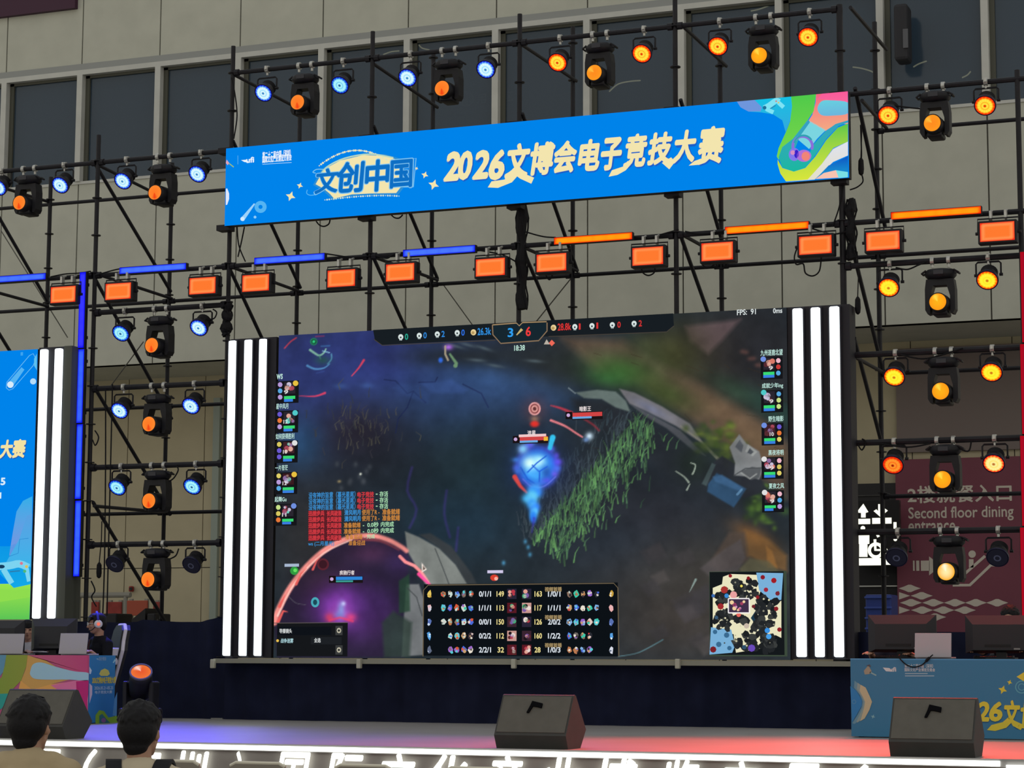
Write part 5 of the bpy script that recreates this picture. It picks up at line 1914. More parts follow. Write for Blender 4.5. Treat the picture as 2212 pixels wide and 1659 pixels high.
cb = [([(1722, 535), (1716, 555), (1720, 571), (1735, 570), (1740, 590), (1756, 596), (1770, 585), (1774, 556)], 'looped cable hanging under the strobe panel after the second orange bar'),
      ([(1385, 572), (1388, 588), (1400, 595), (1412, 590), (1415, 580)], 'looped cable hanging under the strobe panel after the first orange bar'),
      ([(1178, 590), (1182, 600), (1187, 604), (1192, 598), (1193, 591)], 'tiny cable loop under the strobe panel past the middle pole'),
      ([(1515, 569), (1524, 578), (1535, 577), (1546, 570), (1552, 579), (1562, 580), (1570, 568)], 'wavy cable hanging under the strobe panel at the second orange bar'),
      ([(683, 478), (690, 486), (700, 489), (710, 484), (713, 475)], 'thin cable loop hanging under the banner near its logo end'),
      ([(843, 462), (852, 470), (862, 471), (870, 464)], 'thin cable loop hanging under the banner past the second pole'),
      ([(704, 548), (730, 552), (760, 556), (800, 553)], 'sagging cable between the first blue bar and the second pole'),
      ([(811, 552), (835, 558), (850, 550), (872, 545)], 'sagging cable between the second pole and the second blue bar'),
      ([(1030, 540), (1060, 545), (1090, 552), (1122, 570)], 'sagging cable from the second blue bar down to the middle pole'),
      ([(1133, 500), (1160, 508), (1180, 512), (1200, 513)], 'sagging cable from the middle pole to the first orange bar'),
      ([(1368, 512), (1400, 514), (1430, 506), (1466, 496)], 'sagging cable from the first orange bar to the next pole'),
      ([(1480, 500), (1510, 505), (1540, 503), (1566, 498)], 'sagging cable from the pole to the second orange bar'),
      ([(1749, 492), (1775, 500), (1800, 506), (1830, 500)], 'sagging cable from the second orange bar to the corner pole'),
      ([(1798, 490), (1812, 450), (1822, 400)], 'thin cable rising from the middle bar to the banner corner'),
      ([(1859, 270), (1861, 330), (1860, 345)], 'thin drop cable beside the banner end, above its plug'),
      ([(1861, 375), (1864, 392), (1852, 404), (1836, 410)], 'curled cable under the hanging plug beside the banner end'),
      ([(500, 168), (507, 200), (512, 250), (505, 300)], 'thin cable running down the pole at the banner corner'),
      ([(512, 490), (516, 530), (530, 565)], 'thin cable hanging from the banner corner to the middle bar'),
      ([(528, 490), (522, 520), (514, 555)], 'second thin cable hanging from the banner corner to the middle bar'),
      ([(206, 595), (240, 585), (262, 580)], 'short cable from the side tower pole to the blue bar'),
      ([(110, 598), (140, 592), (170, 590), (196, 586)], 'sagging cable between the edge blue bar and the side tower pole'),
      ([(445, 690), (462, 688), (468, 675), (460, 668)], 'curled cable at the blue par light nearest the big screen'),
      ([(205, 930), (213, 945), (206, 962), (200, 950)], 'curled cable on the side tower pole below the second bar'),
      ([(228, 840), (228, 1000), (226, 1200), (222, 1330)], 'long thin drop cable on the side tower beside the blue strip'),
      ([(243, 830), (239, 1000), (234, 1200), (231, 1330)], 'second long thin drop cable on the side tower'),
      ([(197, 1255), (205, 1275), (198, 1290), (208, 1310)], 'curled cable under the end of the vertical blue strip'),
      ([(365, 1040), (376, 1032), (385, 1015), (380, 1005)], 'curled cable beside the third orange moving head of the side tower'),
      ([(368, 1207), (380, 1200), (386, 1185)], 'curled cable beside the bottom orange moving head of the side tower'),
      ([(1935, 578), (1960, 582), (1985, 572), (2000, 566)], 'sagging cable between lamps on the topmost lower bar of the red side tower'),
      ([(1945, 766), (1990, 775), (2030, 768), (2080, 752)], 'sagging cable between lamps on the second lower bar of the red side tower'),
      ([(1900, 958), (1960, 966), (2010, 958)], 'sagging cable between lamps on the third lower bar of the red side tower'),
      ([(2056, 960), (2090, 975), (2098, 955)], 'curled cable past the third moving head of the red side tower'),
      ([(1853, 960), (1862, 972), (1870, 955), (1862, 948)], 'curled cable at the start of the third bar of the red side tower'),
      ([(1930, 228), (1960, 232), (2000, 236)], 'thin sagging cable along the top bar of the red side tower')]
for pts, lb in cb:
    cable(pts, YF - .05, lb)
for (x0, y0, x1, y1, r0, lb) in ((1128, 440, 1128, 668, .075, 'thick taped cable bundle on the middle pole over the scoreboard badge'), (492, 660, 488, 725, .07, 'thick cable bundle at the corner pole above the white light tower'),
                                 (1838, 430, 1840, 560, .06, 'cable bundle tied to the corner pole beside the orange strobe panels')):
    P, Q = at(x0, y0, YF), at(x1, y1, YF)
    b = MB()
    k = 22
    r_ = rnd(int(x0))
    bump = [RP + (r0 - RP) * max(.25, abs(math.sin(2.6 * j / k * 3.1 + x0))) * (.8 + .3 * r_.random()) for j in range(k + 1)]
    b.path([P.lerp(Q, j / k) + Vector((.012 * math.sin(j * .9), -.01, 0)) for j in range(k + 1)], bump, 12)
    for q in range(4):
        b.path([P.lerp(Q, j / k) + Vector((math.cos(q * 1.57 + j * .12), math.sin(q * 1.57 + j * .12), 0)) * (bump[j] + .004) for j in range(k + 1)], .011, 6)
    solo('cable_bundle', b, M_CABLE, lb, 'cable', 'cable bundles on poles')
for (x, y, lb) in ((1860, 360, 'black cable plug hanging beside the banner end'), (1853, 660, 'black cable plug hanging above the red-lit white light tower'), (214, 1232, 'black cable plug hanging below the vertical blue strip')):
    p = at(x, y, YF - .05)
    s = thing('cable_plug', lb, 'plug', (p.x, p.y, p.z - .1), 'hanging cable plugs')
    b = MB()
    b.lathe([(.012, .1), (.03, .07), (.034, -.03), (.028, -.08), (.01, -.1)], Matrix.Translation(p), 10)
    part('plug_body', b, M_CABLE, s)
    part('lead', MB().path([p + Vector((0, 0, .1)), p + Vector((.01, .02, .4)), p + Vector((-.01, .05, .62))], .007, 6), M_CABLE, s)

# ================================================================== STAGE
YE_ = 17.3
XS0, XS1 = -19.0, 0.5
sg_ = thing('stage', 'low stage with pale deck, white LED edge strip and glowing slanted lettering on its front', 'stage', ((XS0 + XS1) / 2, 21, 0))
part('deck', MB().wbox((XS0, YE_, ZS - .06), (XS1, 27.5, ZS)), mat('stage_deck', '#94918f', 0.5, 0, 0.35, 0.06, 1.2), sg_)
part('fascia', MB().wbox((XS0, YE_ + .03, 0), (XS1, YE_ + .09, ZS - .06)), mat('stage_fascia', '#88827d', 0.6, 0, 0.3, 0.1, 3), sg_)
M_EDGE = emis('white_edge_led', '#fbfff8', 3.0)
xg = atz(2122, 1650, ZS).x
part('edge_strip', MB().wbox((XS0, YE_ - .02, ZS - .052), (xg, YE_ + .02, ZS - .012)), M_EDGE, sg_)
part('edge_strip', MB().wbox((xg + .05, YE_ - .03, ZS - .085), (XS1, YE_ + .01, ZS - .04)), M_EDGE, sg_)
part('edge_trim', MB().wbox((XS0, YE_ - .005, ZS - .012), (XS1, YE_ + .04, ZS + .004)), mat('edge_trim', '#8a8886', 0.5), sg_)
M_LETTER = emis('letter_glow', '#fbfff4', 2.6)
pl = Vector((0, YE_ + .03, 0))
LA = Art(pl)
for ch, xc, yt, w_ in (('国', 97, 1617, 80), ('（', 199, 1617, 34), ('深', 312, 1620, 84), ('圳', 416, 1621, 82), ('）', 517, 1622, 22), ('国', 637, 1624, 78), ('际', 748, 1626, 84), ('文', 860, 1626, 84), ('化', 972, 1629, 86), ('产', 1092, 1631, 84), ('业', 1212, 1634, 86),
                       ('博', 1335, 1637, 92), ('览', 1470, 1640, 88), ('交', 1598, 1643, 90), ('易', 1728, 1648, 90), ('会', 1862, 1650, 96), ('会', -25, 1615, 70)):
    vs, fs = glyphs(ch)
    z1 = LA.sz(xc, yt)[1]
    x0, x1 = LA.sz(xc - w_ / 2, yt)[0], LA.sz(xc + w_ / 2, yt)[0]
    hgt = (x1 - x0) * (1.05 if w_ > 50 else 84 / w_)
    V = []
    for j in range(8):
        V += [(v[0] + .028 * math.cos(j * .7854), v[1] + .028 * math.sin(j * .7854)) for v in vs]
    V = np.array([(x + .22 * y, y) for x, y in V])
    FF = [tuple(q + j * len(vs) for q in f) for j in range(8) for f in fs]
    V -= V.min(0)
    V /= V.max(0)
    b = MB()
    ctr = (x0 + x1) / 2 - .0
    b.add([(x0 + p[0] * (x1 - x0), YE_ - .012, z1 - hgt + p[1] * hgt) for p in V], FF)
    b2 = MB()
    n = len(V)
    part('letter', b, M_LETTER, sg_)
part('letter_backing', MB().wbox((XS0 + 1, YE_ - .008, .06), (-3.2, YE_ + .03, .30)), mat('letter_rail', '#8a857c', 0.6), sg_)


# ---- wedge monitors
def wedge(name_lbl, P0, P1, hgt, depth):
    """P0, P1: front bottom corners"""
    x0, x1, y = P0.x, P1.x, P0.y
    s = thing('stage_monitor', name_lbl, 'speaker', ((x0 + x1) / 2, y + depth / 2, ZS), 'black wedge stage monitors')
    z = lambda v: ZS + v * hgt
    prof = [(y + depth * .12, z(0)), (y, z(.25)), (y + depth * .40, z(.985)), (y + depth * .44, z(1)), (y + depth * .50, z(.98)), (y + depth, z(.34)), (y + depth * .72, z(0))]
    part('cabinet', MB().prism(prof, 'x', x0, x1), mat('wedge_black', '#454543', 0.75, 0, 0.25, 0.06, 8), s)
    part('grille', MB().prism([(y + depth * .03, z(.30)), (y + depth * .385, z(.955)), (y + depth * .375, z(.965)), (y + depth * .018, z(.31))], 'x', x0 + .015, x1 - .015), mat('wedge_grille', '#62605a', 0.85, 0, 0.15, 0.06, 12), s)
    u, v = (y + depth * .26, z(.725)), (y + depth * .33, z(.85))
    xm = (x0 + x1) / 2
    n_ = Vector((0, -.75, .38)).normalized() * .022

    def q(t, sx):
        return Vector((xm + sx, u[0] + (v[0] - u[0]) * t, u[1] + (v[1] - u[1]) * t)) + n_
    hb = MB()
    pts = [q(1.1, -.035), q(.75, .062), q(.1, .06), q(.25, .02), q(.35, -.02), q(-.6, -.045), q(-.6, -.065), q(.4, -.045)]
    nn = len(pts)
    hb.add([p for p in pts] + [p - n_ * .9 for p in pts], [tuple(range(nn))] + [(i, (i + 1) % nn, nn + (i + 1) % nn, nn + i) for i in range(nn)])
    part('handle', hb, mat('hole_black', '#08080d', 0.9, 0, 0.1), s)
    part('foot', MB().wbox((x0 + .05, y + depth * .15, ZS), (x1 - .05, y + depth * .2, ZS + .012)), M_CASE, s)
    return s


def wat(px0, px1, py, Y):
    a, c = at(px0, py, Y), at(px1, py, Y)
    return Vector((a.x, Y, ZS)), Vector((c.x, Y, ZS))


wedge('wedge stage monitor alone in the middle of the stage edge', *wat(1067, 1222, 1612, YE_ + .12), .45, .50)
wedge('wedge stage monitor in front of the blue-fronted desk with yellow lettering', *wat(1920, 2104, 1638, YE_ + .12), .46, .50)
wedge('wedge stage monitor in front of the colourful desk, partly behind an onlooker', *wat(-10, 134, 1600, YE_ + .12), .45, .50)

# ================================================================== DESKS
YD = 21.47
DH = .765
# blue desk
a = at(1838, 1500, YD)
dk = thing('gaming_desk', 'long desk with blue printed front showing yellow lettering and a pale boomerang shape', 'desk', (a.x + 1.2, YD + .3, ZS))
XR0 = a.x
part('table_top', MB().wbox((XR0, YD + .01, ZS + DH - .03), (XR0 + 3.2, YD + .65, ZS + DH)), M_CASE, dk)
for x in (XR0 + .08, XR0 + 3.1):
    for y in (YD + .08, YD + .58):
        part('leg', MB().wbox((x - .02, y - .02, ZS), (x + .02, y + .02, ZS + DH - .03)), M_BLK, dk)
A_ = Art((0, YD, 0), step=.0012)
A_.polysz([(XR0, ZS + .01), (XR0 + 3.2, ZS + .01), (XR0 + 3.2, ZS + DH), (XR0, ZS + DH)], '#437fa6', 0)
A_.polysz([(XR0, ZS + DH - .012), (XR0 + 3.2, ZS + DH - .012), (XR0 + 3.2, ZS + DH), (XR0, ZS + DH)], '#5a9ac8', 1)
CRp, YEp = '#c2bc9c', '#e0d048'
for k_, c_ in ((0, '#6f9cb0'), (1, '#93a8a6'), (2, CRp)):
    d = k_ * 3
    A_.poly([(1846 + d * 2.2, 1470 + d * 1.5), (1864 + d, 1485), (1878, 1502), (1884, 1516), (1878, 1534), (1862 + d, 1552), (1846 + d * 2, 1564 - d), (1841 + d * 3, 1562 - d), (1852 + d * 2, 1545 - d), (1861 + d, 1528), (1863 + d, 1516), (1858 + d, 1502 + d * .5), (1845 + d * 2, 1486 + d)], c_, 1 + k_)
A_.poly([(1837, 1482), (1850, 1492), (1862, 1512), (1862, 1524), (1850, 1545), (1841, 1560)], '#3a86c4', 4)
A_.ring(1845, 1516, 4, 1.2, '#5f9cc4', 5)
A_.star(1886, 1548, 5, '#8ab8c4', 1)
A_.poly([(1866, 1449), (1876, 1437), (1883, 1450), (1878, 1456), (1868, 1457)], '#a09a88', 1); A_.stroke([(1879, 1452), (1893, 1459)], 3, '#8fb0b4', 1); A_.poly([(1871, 1438), (1879, 1435), (1882, 1441)], '#5a5860', 2)
A_.poly([(1907, 1442), (1921, 1443), (1930, 1451), (1914, 1450)], '#cfd8dc', 1); A_.text('ufi', 1921, 1441, 1936, 1451, '#cfd8dc', 1, 0.03)
A_.text('第二十二届中国（深圳）', 1954, 1434, 2016, 1443, '#c4d2da', 1, 0.02); A_.text('国际文化产业博览交易会', 1954, 1443, 2020, 1451, '#c4d2da', 1, 0.02)
A_.stroke([(1955, 1455), (2004, 1455)], 2, '#9fbccc', 1); A_.stroke([(1955, 1460), (2018, 1460)], 2, '#9fbccc', 1)
A_.star(2166, 1490, 10, YEp, 1); A_.star(2181, 1474, 6, YEp, 1)
A_.ring(2207, 1484, 13, 2, '#6ab0c0', 1); A_.ring(2207, 1484, 7, 1.5, '#6ab0c0', 1)
A_.poly([(2196, 1462), (2212, 1452), (2240, 1446), (2240, 1470), (2212, 1472)], YEp, 1)
for ch, x0, y0, x1, y1 in (('2', 2048, 1515, 2084, 1560), ('0', 2082, 1515, 2114, 1560), ('2', 2109, 1515, 2138, 1559), ('6', 2136, 1515, 2166, 1559), ('文', 2165, 1512, 2205, 1574), ('博', 2204, 1512, 2256, 1574)):
    A_.text(ch, x0, y0 + 2, x1, y1 + 2, '#2b5f8c', 2, .05, .15); A_.text(ch, x0, y0, x1, y1, YEp, 3, .04, .15)
A_.poly([(2132, 1577), (2142, 1566), (2166, 1560), (2180, 1548), (2190, 1556), (2174, 1572), (2150, 1579)], YEp, 3)
A_.poly([(2178, 1550), (2190, 1556), (2212, 1566), (2205, 1577), (2188, 1568)], YEp, 3)
part('printed_front', A_, M_PRINT, dk)
part('side_panel', MB().wbox((XR0, YD + .004, ZS + .01), (XR0 + .012, YD + .65, ZS + DH - .03)), mat('desk_blue_cloth', '#437fa6', 0.8), dk)
# colourful desk
a = at(191.5, 1480, YD)
XLd = a.x
dl = thing('gaming_desk', 'desk with colourful wave print on its front and a blue printed end panel', 'desk', (XLd - 1.2, YD + .3, ZS))
part('table_top', MB().wbox((XLd - 3.2, YD + .01, ZS + DH - .03), (XLd - .01, YD + .60, ZS + DH)), M_CASE, dl)
for x in (XLd - 3.1, XLd - .08):
    for y in (YD + .08, YD + .52):
        part('leg', MB().wbox((x - .02, y - .02, ZS), (x + .02, y + .02, ZS + DH - .03)), M_BLK, dl)
A_ = Art((0, YD, 0), step=.0012)
z0_, z1_ = ZS + .01, ZS + DH
A_.polysz([(XLd - 3.2, z0_), (XLd, z0_), (XLd, z1_), (XLd - 3.2, z1_)], '#c05f8a', 0)
A_.poly([(-200, 1413), (14, 1413), (8, 1450), (-20, 1490), (-200, 1520)], '#6a9ebb', 2)
A_.poly([(14, 1413), (60, 1413), (57, 1440), (46, 1470), (22, 1495), (-20, 1530), (-60, 1545), (-30, 1500), (4, 1462), (11, 1436)], '#84a548', 3, '#9aa548', 'x')
A_.poly([(60, 1413), (80, 1422), (95, 1424), (140, 1452), (175, 1462), (110, 1478), (70, 1492), (50, 1480), (46, 1470), (56, 1445)], '#d8a860', 2)
A_.poly([(60, 1413), (191, 1413), (191, 1455), (150, 1450), (100, 1426), (80, 1421)], '#cc6a88', 3, '#cc5080', 'x')
A_.poly([(66, 1450), (72, 1435), (90, 1431), (120, 1440), (160, 1450), (192, 1454), (192, 1470), (150, 1468), (100, 1468), (75, 1466), (66, 1458)], '#a8cfe0', 4, n=4)
A_.poly([(45, 1470), (70, 1490), (110, 1478), (160, 1472), (164, 1485), (120, 1500), (60, 1510), (38, 1500)], '#eeb060', 3)
A_.poly([(110, 1480), (165, 1470), (191, 1469), (191, 1480), (180, 1500), (140, 1500)], '#e87ca8', 4)
A_.poly([(165, 1472), (192, 1470), (192, 1564), (182, 1530), (166, 1500)], '#c8307c', 5)
A_.poly([(192, 1478), (198, 1484), (196, 1500), (190, 1512), (192, 1540)], '#e8d8e8', 6)
A_.poly([(-40, 1500), (22, 1498), (5, 1530), (-40, 1560)], '#3aa8a0', 4)
A_.poly([(180, 1525), (192, 1545), (196, 1563), (186, 1563)], '#98a848', 6)
A_.v = [(min(p[0], XLd), p[1], min(max(p[2], z0_), z1_)) for p in A_.v]
part('printed_front', A_, M_PRINT, dl)
A_ = Art((XLd, YD, 0), Vector((0, 1, 0)), Vector((1, 0, 0)), .0012)
A_.polysz([(0, z0_), (.55, z0_), (.55, z1_), (0, z1_)], '#2f7cc0', 0, '#3a86c4')
A_.text('国际文化产业博览交易会', 214, 1419, 229, 1427, '#9cc0dc', 1, .02); A_.poly([(207, 1423), (212, 1422), (213, 1426)], '#9cc0dc', 1)
A_.stroke([(244, 1432), (249, 1425)], (2, 4), '#9ad0e8', 1)
A_.poly([(214, 1456), (218, 1448), (226, 1444), (234, 1448), (237, 1456), (232, 1460), (218, 1460)], '#d8d070', 1)
A_.text('2026文博会电子竞技大赛', 199, 1462, 250, 1476, '#d8c850', 1, .05, .1)
A_.text('2026.05.21-05.25', 204, 1483, 244, 1489, '#b8d0e4', 1, .02); A_.text('电子竞技大赛', 205, 1492, 242, 1498, '#b8d0e4', 1, .02)
A_.poly([(193, 1440), (198, 1448), (196, 1456), (193, 1456)], '#d8e0f0', 1)
A_.poly([(193, 1476), (199, 1482), (199, 1500), (193, 1520)], '#dcc8e0', 1)
A_.poly([(206, 1563), (206, 1545), (214, 1534), (224, 1536), (234, 1550), (252, 1546), (254, 1562)], '#8ab83c', 2)
A_.poly([(214, 1563), (214, 1546), (220, 1542), (230, 1554), (238, 1562)], '#3a8090', 3); A_.disc(223, 1556, 5, '#9868b0', 4)
A_.poly([(253, 1495), (247, 1510), (243, 1545), (252, 1548)], '#5a98d0', 1)
part('printed_end', A_, M_PRINT, dl)
part('backing_panel', MB().wbox((XLd - .02, YD + .004, ZS + .01), (XLd - .002, YD + .55, ZS + DH)), mat('desk_blue_cloth', '#437fa6', 0.8), dl)
ZD = ZS + DH


# ---- monitors, laptops, keyboards
def monitor(px0, px1, pyt, pyb, Y, lbl, taper=True):
    a, c = at(px0, pyb, Y), at(px1, pyt, Y)
    xm, w_, h_ = (a.x + c.x) / 2, c.x - a.x, c.z - a.z
    s = thing('monitor', lbl, 'monitor', (xm, Y, ZD), 'black monitors seen from behind')
    b = MB()
    t_ = .07
    vs = [(xm - w_ / 2, Y, a.z), (xm + w_ / 2, Y, a.z), (xm + w_ / 2, Y, c.z), (xm - w_ / 2, Y, c.z)]
    q = .085
    vs += [(xm - w_ / 2 + q, Y - t_, a.z + .03), (xm + w_ / 2 - q, Y - t_, a.z + .03), (xm + w_ / 2 - q, Y - t_, c.z - .09), (xm - w_ / 2 + q, Y - t_, c.z - .09)]
    vs += [(xm - w_ / 2, Y + .02, a.z), (xm + w_ / 2, Y + .02, a.z), (xm + w_ / 2, Y + .02, c.z), (xm - w_ / 2, Y + .02, c.z)]
    b.add(vs, [(4, 5, 6, 7), (0, 1, 5, 4), (1, 2, 6, 5), (2, 3, 7, 6), (3, 0, 4, 7), (8, 9, 1, 0), (9, 10, 2, 1), (10, 11, 3, 2), (11, 8, 0, 3), (11, 10, 9, 8)])
    part('shell', b, mat('monitor_black', '#25262c', 0.5, 0, 0.35), s)
    part('screen', MB().wbox((xm - w_ / 2 + .015, Y + .02, a.z + .02), (xm + w_ / 2 - .015, Y + .024, c.z - .012)), emis('desk_monitor_glow', '#31486e', .6), s)
    part('port_strip', MB().wbox((xm - .15, Y - t_ - .004, a.z + .06), (xm + .1, Y - t_ + .01, a.z + .085)), mat('monitor_port', '#0c0c10', 0.6), s)
    part('sticker', MB().wbox((xm + .13, Y - t_ - .003, a.z + .035), (xm + .19, Y - t_ + .01, a.z + .05)), mat('sticker_grey', '#8a8888', 0.5), s)
    part('stand', MB().wbox((xm - .05, Y - .02, ZD), (xm + .05, Y + .03, a.z + .05)).wbox((xm - .14, Y - .09, ZD), (xm + .14, Y + .12, ZD + .015)), M_CASE, s)
    return s


monitor(1876, 2022, 1328, 1409, YD + .36, 'black monitor on the blue-fronted desk, the one beside the silver laptop')
monitor(2086, 2240, 1329, 1411, YD + .36, 'black monitor on the blue-fronted desk cut by the photo edge')
monitor(67, 166, 1336, 1406, YD + .33, 'black monitor on the colourful desk between the two players')
monitor(-70, 53, 1340, 1408, YD + .33, 'black monitor on the colourful desk cut by the photo edge')


def laptop(px0, px1, pyt, lbl, Y=YD + .08):
    a, c = at(px0, pyt, Y), at(px1, pyt, Y)
    w_, h_ = c.x - a.x, c.z - ZD
    xm = (a.x + c.x) / 2
    s = thing('laptop', lbl, 'laptop', (xm, Y, ZD), 'silver laptops with raised lids')
    m_ = mat('laptop_silver', '#aaa6ae', 0.45, 0.0, 0.4)
    part('base', MB().box((xm, Y + .15, ZD + .009), (w_, .22, .018), None, .005), m_, s)
    R_ = Matrix.Rotation(math.radians(-8), 3, 'X')
    part('lid', MB().box((xm, Y + .045 - .03, ZD + .012 + h_ / 2), (w_, .008, h_), R_, .003), m_, s)
    part('screen', MB().box((xm, Y + .052 - .03, ZD + .014 + h_ / 2), (w_ - .02, .002, h_ - .02), R_), emis('laptop_glow', '#2a3448', .5), s)
    return s


laptop(1975, 2054, 1370, 'silver laptop with raised lid on the blue-fronted desk')
laptop(128, 188, 1370, 'silver laptop with raised lid at the end of the colourful desk')
laptop(-6, 50, 1371, 'silver laptop with raised lid cut by the photo edge on the colourful desk')


def keyboard(px0, px1, Y, lbl):
    a, c = at(px0, 1412, Y), at(px1, 1412, Y)
    s = thing('keyboard', lbl, 'keyboard', ((a.x + c.x) / 2, Y, ZD), 'black keyboards on the desks')
    part('key_bed', MB().box(((a.x + c.x) / 2, Y, ZD + .012), (c.x - a.x, .14, .024), None, .006), M_CASE, s)
    b = MB()
    n = 14
    for j in range(5):
        for i in range(n):
            x = a.x + (c.x - a.x) * (i + .5) / n
            b.box((x, Y - .05 + j * .025, ZD + .028), ((c.x - a.x) / n * .8, .02, .01))
    part('keys', b, mat('key_grey', '#2d2d36', 0.5), s)


keyboard(1893, 1972, YD + .56, 'black keyboard behind the monitor of the blue-fronted desk')
keyboard(2105, 2190, YD + .56, 'black keyboard behind the edge monitor of the blue-fronted desk')
keyboard(72, 118, YD + .53, 'black keyboard on the colourful desk between the players')
P = [at(x, y, YD - .012) for x, y in smooth_loop([(1941, 1417), (1945, 1424), (1958, 1436), (1974, 1441), (1992, 1436), (2004, 1424), (2012, 1417)], 5, False)]
P = [P[0] + Vector((0, .06, .01))] + P + [P[-1] + Vector((0, .06, .01))]
cbm = MB().path(P, .006, 6)
cbm.tube(P[-9], P[-5], .014, 8)
solo('laptop_cable', cbm, M_CABLE, 'black laptop cable drooping over the blue desk front', 'cable')

# ---- floor moving head beside the colourful desk
pF = at(290, 1456, 21.6)
fl = thing('floor_light', 'moving head light standing on the stage floor with its orange lens turned up', 'stage light', (pF.x, 21.75, ZS))
zpv = pF.z - .13
b = MB().box((pF.x, 21.75, ZS + .09), (.40, .34, .18), None, .03)
base = part('base', b, M_CASE, fl)
part('display', MB().wbox((pF.x - .06, 21.575, ZS + .07), (pF.x + .06, 21.59, ZS + .12)), mat('panel_grey', '#2b2b33', .4), base)
for sg in (-1, 1):
    part('arm', MB().box((pF.x + sg * .17, 21.75, (ZS + .16 + zpv + .05) / 2), (.06, .16, zpv + .05 - ZS - .16), None, .02), M_CASE, fl)
hd = MB()
dirv = Vector((.34, -.60, .72)).normalized()
Tq = Matrix.Translation((pF.x, 21.75, zpv)) @ dirv.to_track_quat('Z', 'Y').to_matrix().to_4x4()
hd.lathe([(.105, .2), (.125, .205), (.125, .13), (.135, .05), (.135, -.1), (.10, -.16), (.05, -.17)], Tq, 22)
head = part('head', hd, M_CASE, fl, True)
lb_ = lobj('lens', BEAM['floor'], head)
lb_.matrix_local = Matrix.Translation(-OFF[head.name]) @ Tq @ Matrix.Translation((0, 0, .212)) @ Matrix.Scale(1.2, 4) @ Matrix.Rotation(math.pi, 4, 'X')
rg = MB().lathe([(.108, .2), (.112, .222), (.128, .222), (.13, .2)], Tq, 24)
part('lens_ring', rg, mat('ring_grey', '#55555e', .5), head)

# ================================================================== PEOPLE
def fuse(name, mb, m, parent, voxel=.012, it=3, label=None):
    """joins overlapping rounded volumes into one continuous skin"""
    me = mb.mesh(name + '_src')
    o = bpy.data.objects.new(name + '_src', me)
    COL.objects.link(o)
    r = o.modifiers.new('r', 'REMESH')
    r.mode = 'VOXEL'
    r.voxel_size = voxel
    s = o.modifiers.new('s', 'SMOOTH')
    s.iterations = it
    s.factor = .5
    dg = bpy.context.evaluated_depsgraph_get()
    out = bpy.data.meshes.new_from_object(o.evaluated_get(dg))
    bpy.data.objects.remove(o)
    bpy.data.meshes.remove(me)
    out.name = name
    out.transform(Matrix.Translation(-OFF.get(parent.name, Vector((0, 0, 0)))))
    out.materials.clear()
    out.materials.append(m)
    out.polygons.foreach_set('use_smooth', [True] * len(out.polygons))
    k = bpy.data.objects.new(name, out)
    COL.objects.link(k)
    k.parent = parent
    OFF[k.name] = OFF.get(parent.name, Vector((0, 0, 0)))
    if label:
        k['label'] = label
    return k


def hand(mb, wrist, fwd, up, side, curl=.5, s=1.0):
    """palm, four bent fingers of different lengths and a thumb that leaves the side of the palm"""
    f = Vector(fwd).normalized()
    u = (Vector(up) - f * f.dot(Vector(up))).normalized()
    r = f.cross(u) * side
    w = Vector(wrist)
    for i in range(4):
        mb.cap(w + r * (-.028 + .0187 * i) * s + f * .012, w + r * (-.032 + .021 * i) * s + f * .078 * s, .0135 * s, .0125 * s, 8)
    for i, L in enumerate((.072, .082, .077, .060)):
        b0 = w + r * (-.034 + .0225 * i) * s + f * .082 * s
        d = f
        for j, q in enumerate((.45, .32, .23)):
            d = (d - u * curl * (.28 + .3 * j)).normalized()
            e = b0 + d * L * q * s
            mb.cap(b0, e, (.0098 - .0008 * j) * s, (.0092 - .0008 * j) * s, 8)
            b0 = e
    t0 = w - r * .030 * s + f * .022 * s
    t1 = t0 + (-r * .75 + f * .6 - u * .25).normalized() * .042 * s
    t2 = t1 + (-r * .25 + f * .95 - u * .25).normalized() * .034 * s
    mb.cap(t0, t1, .014 * s, .0115 * s, 8)
    mb.cap(t1, t2, .0112 * s, .0095 * s, 8)


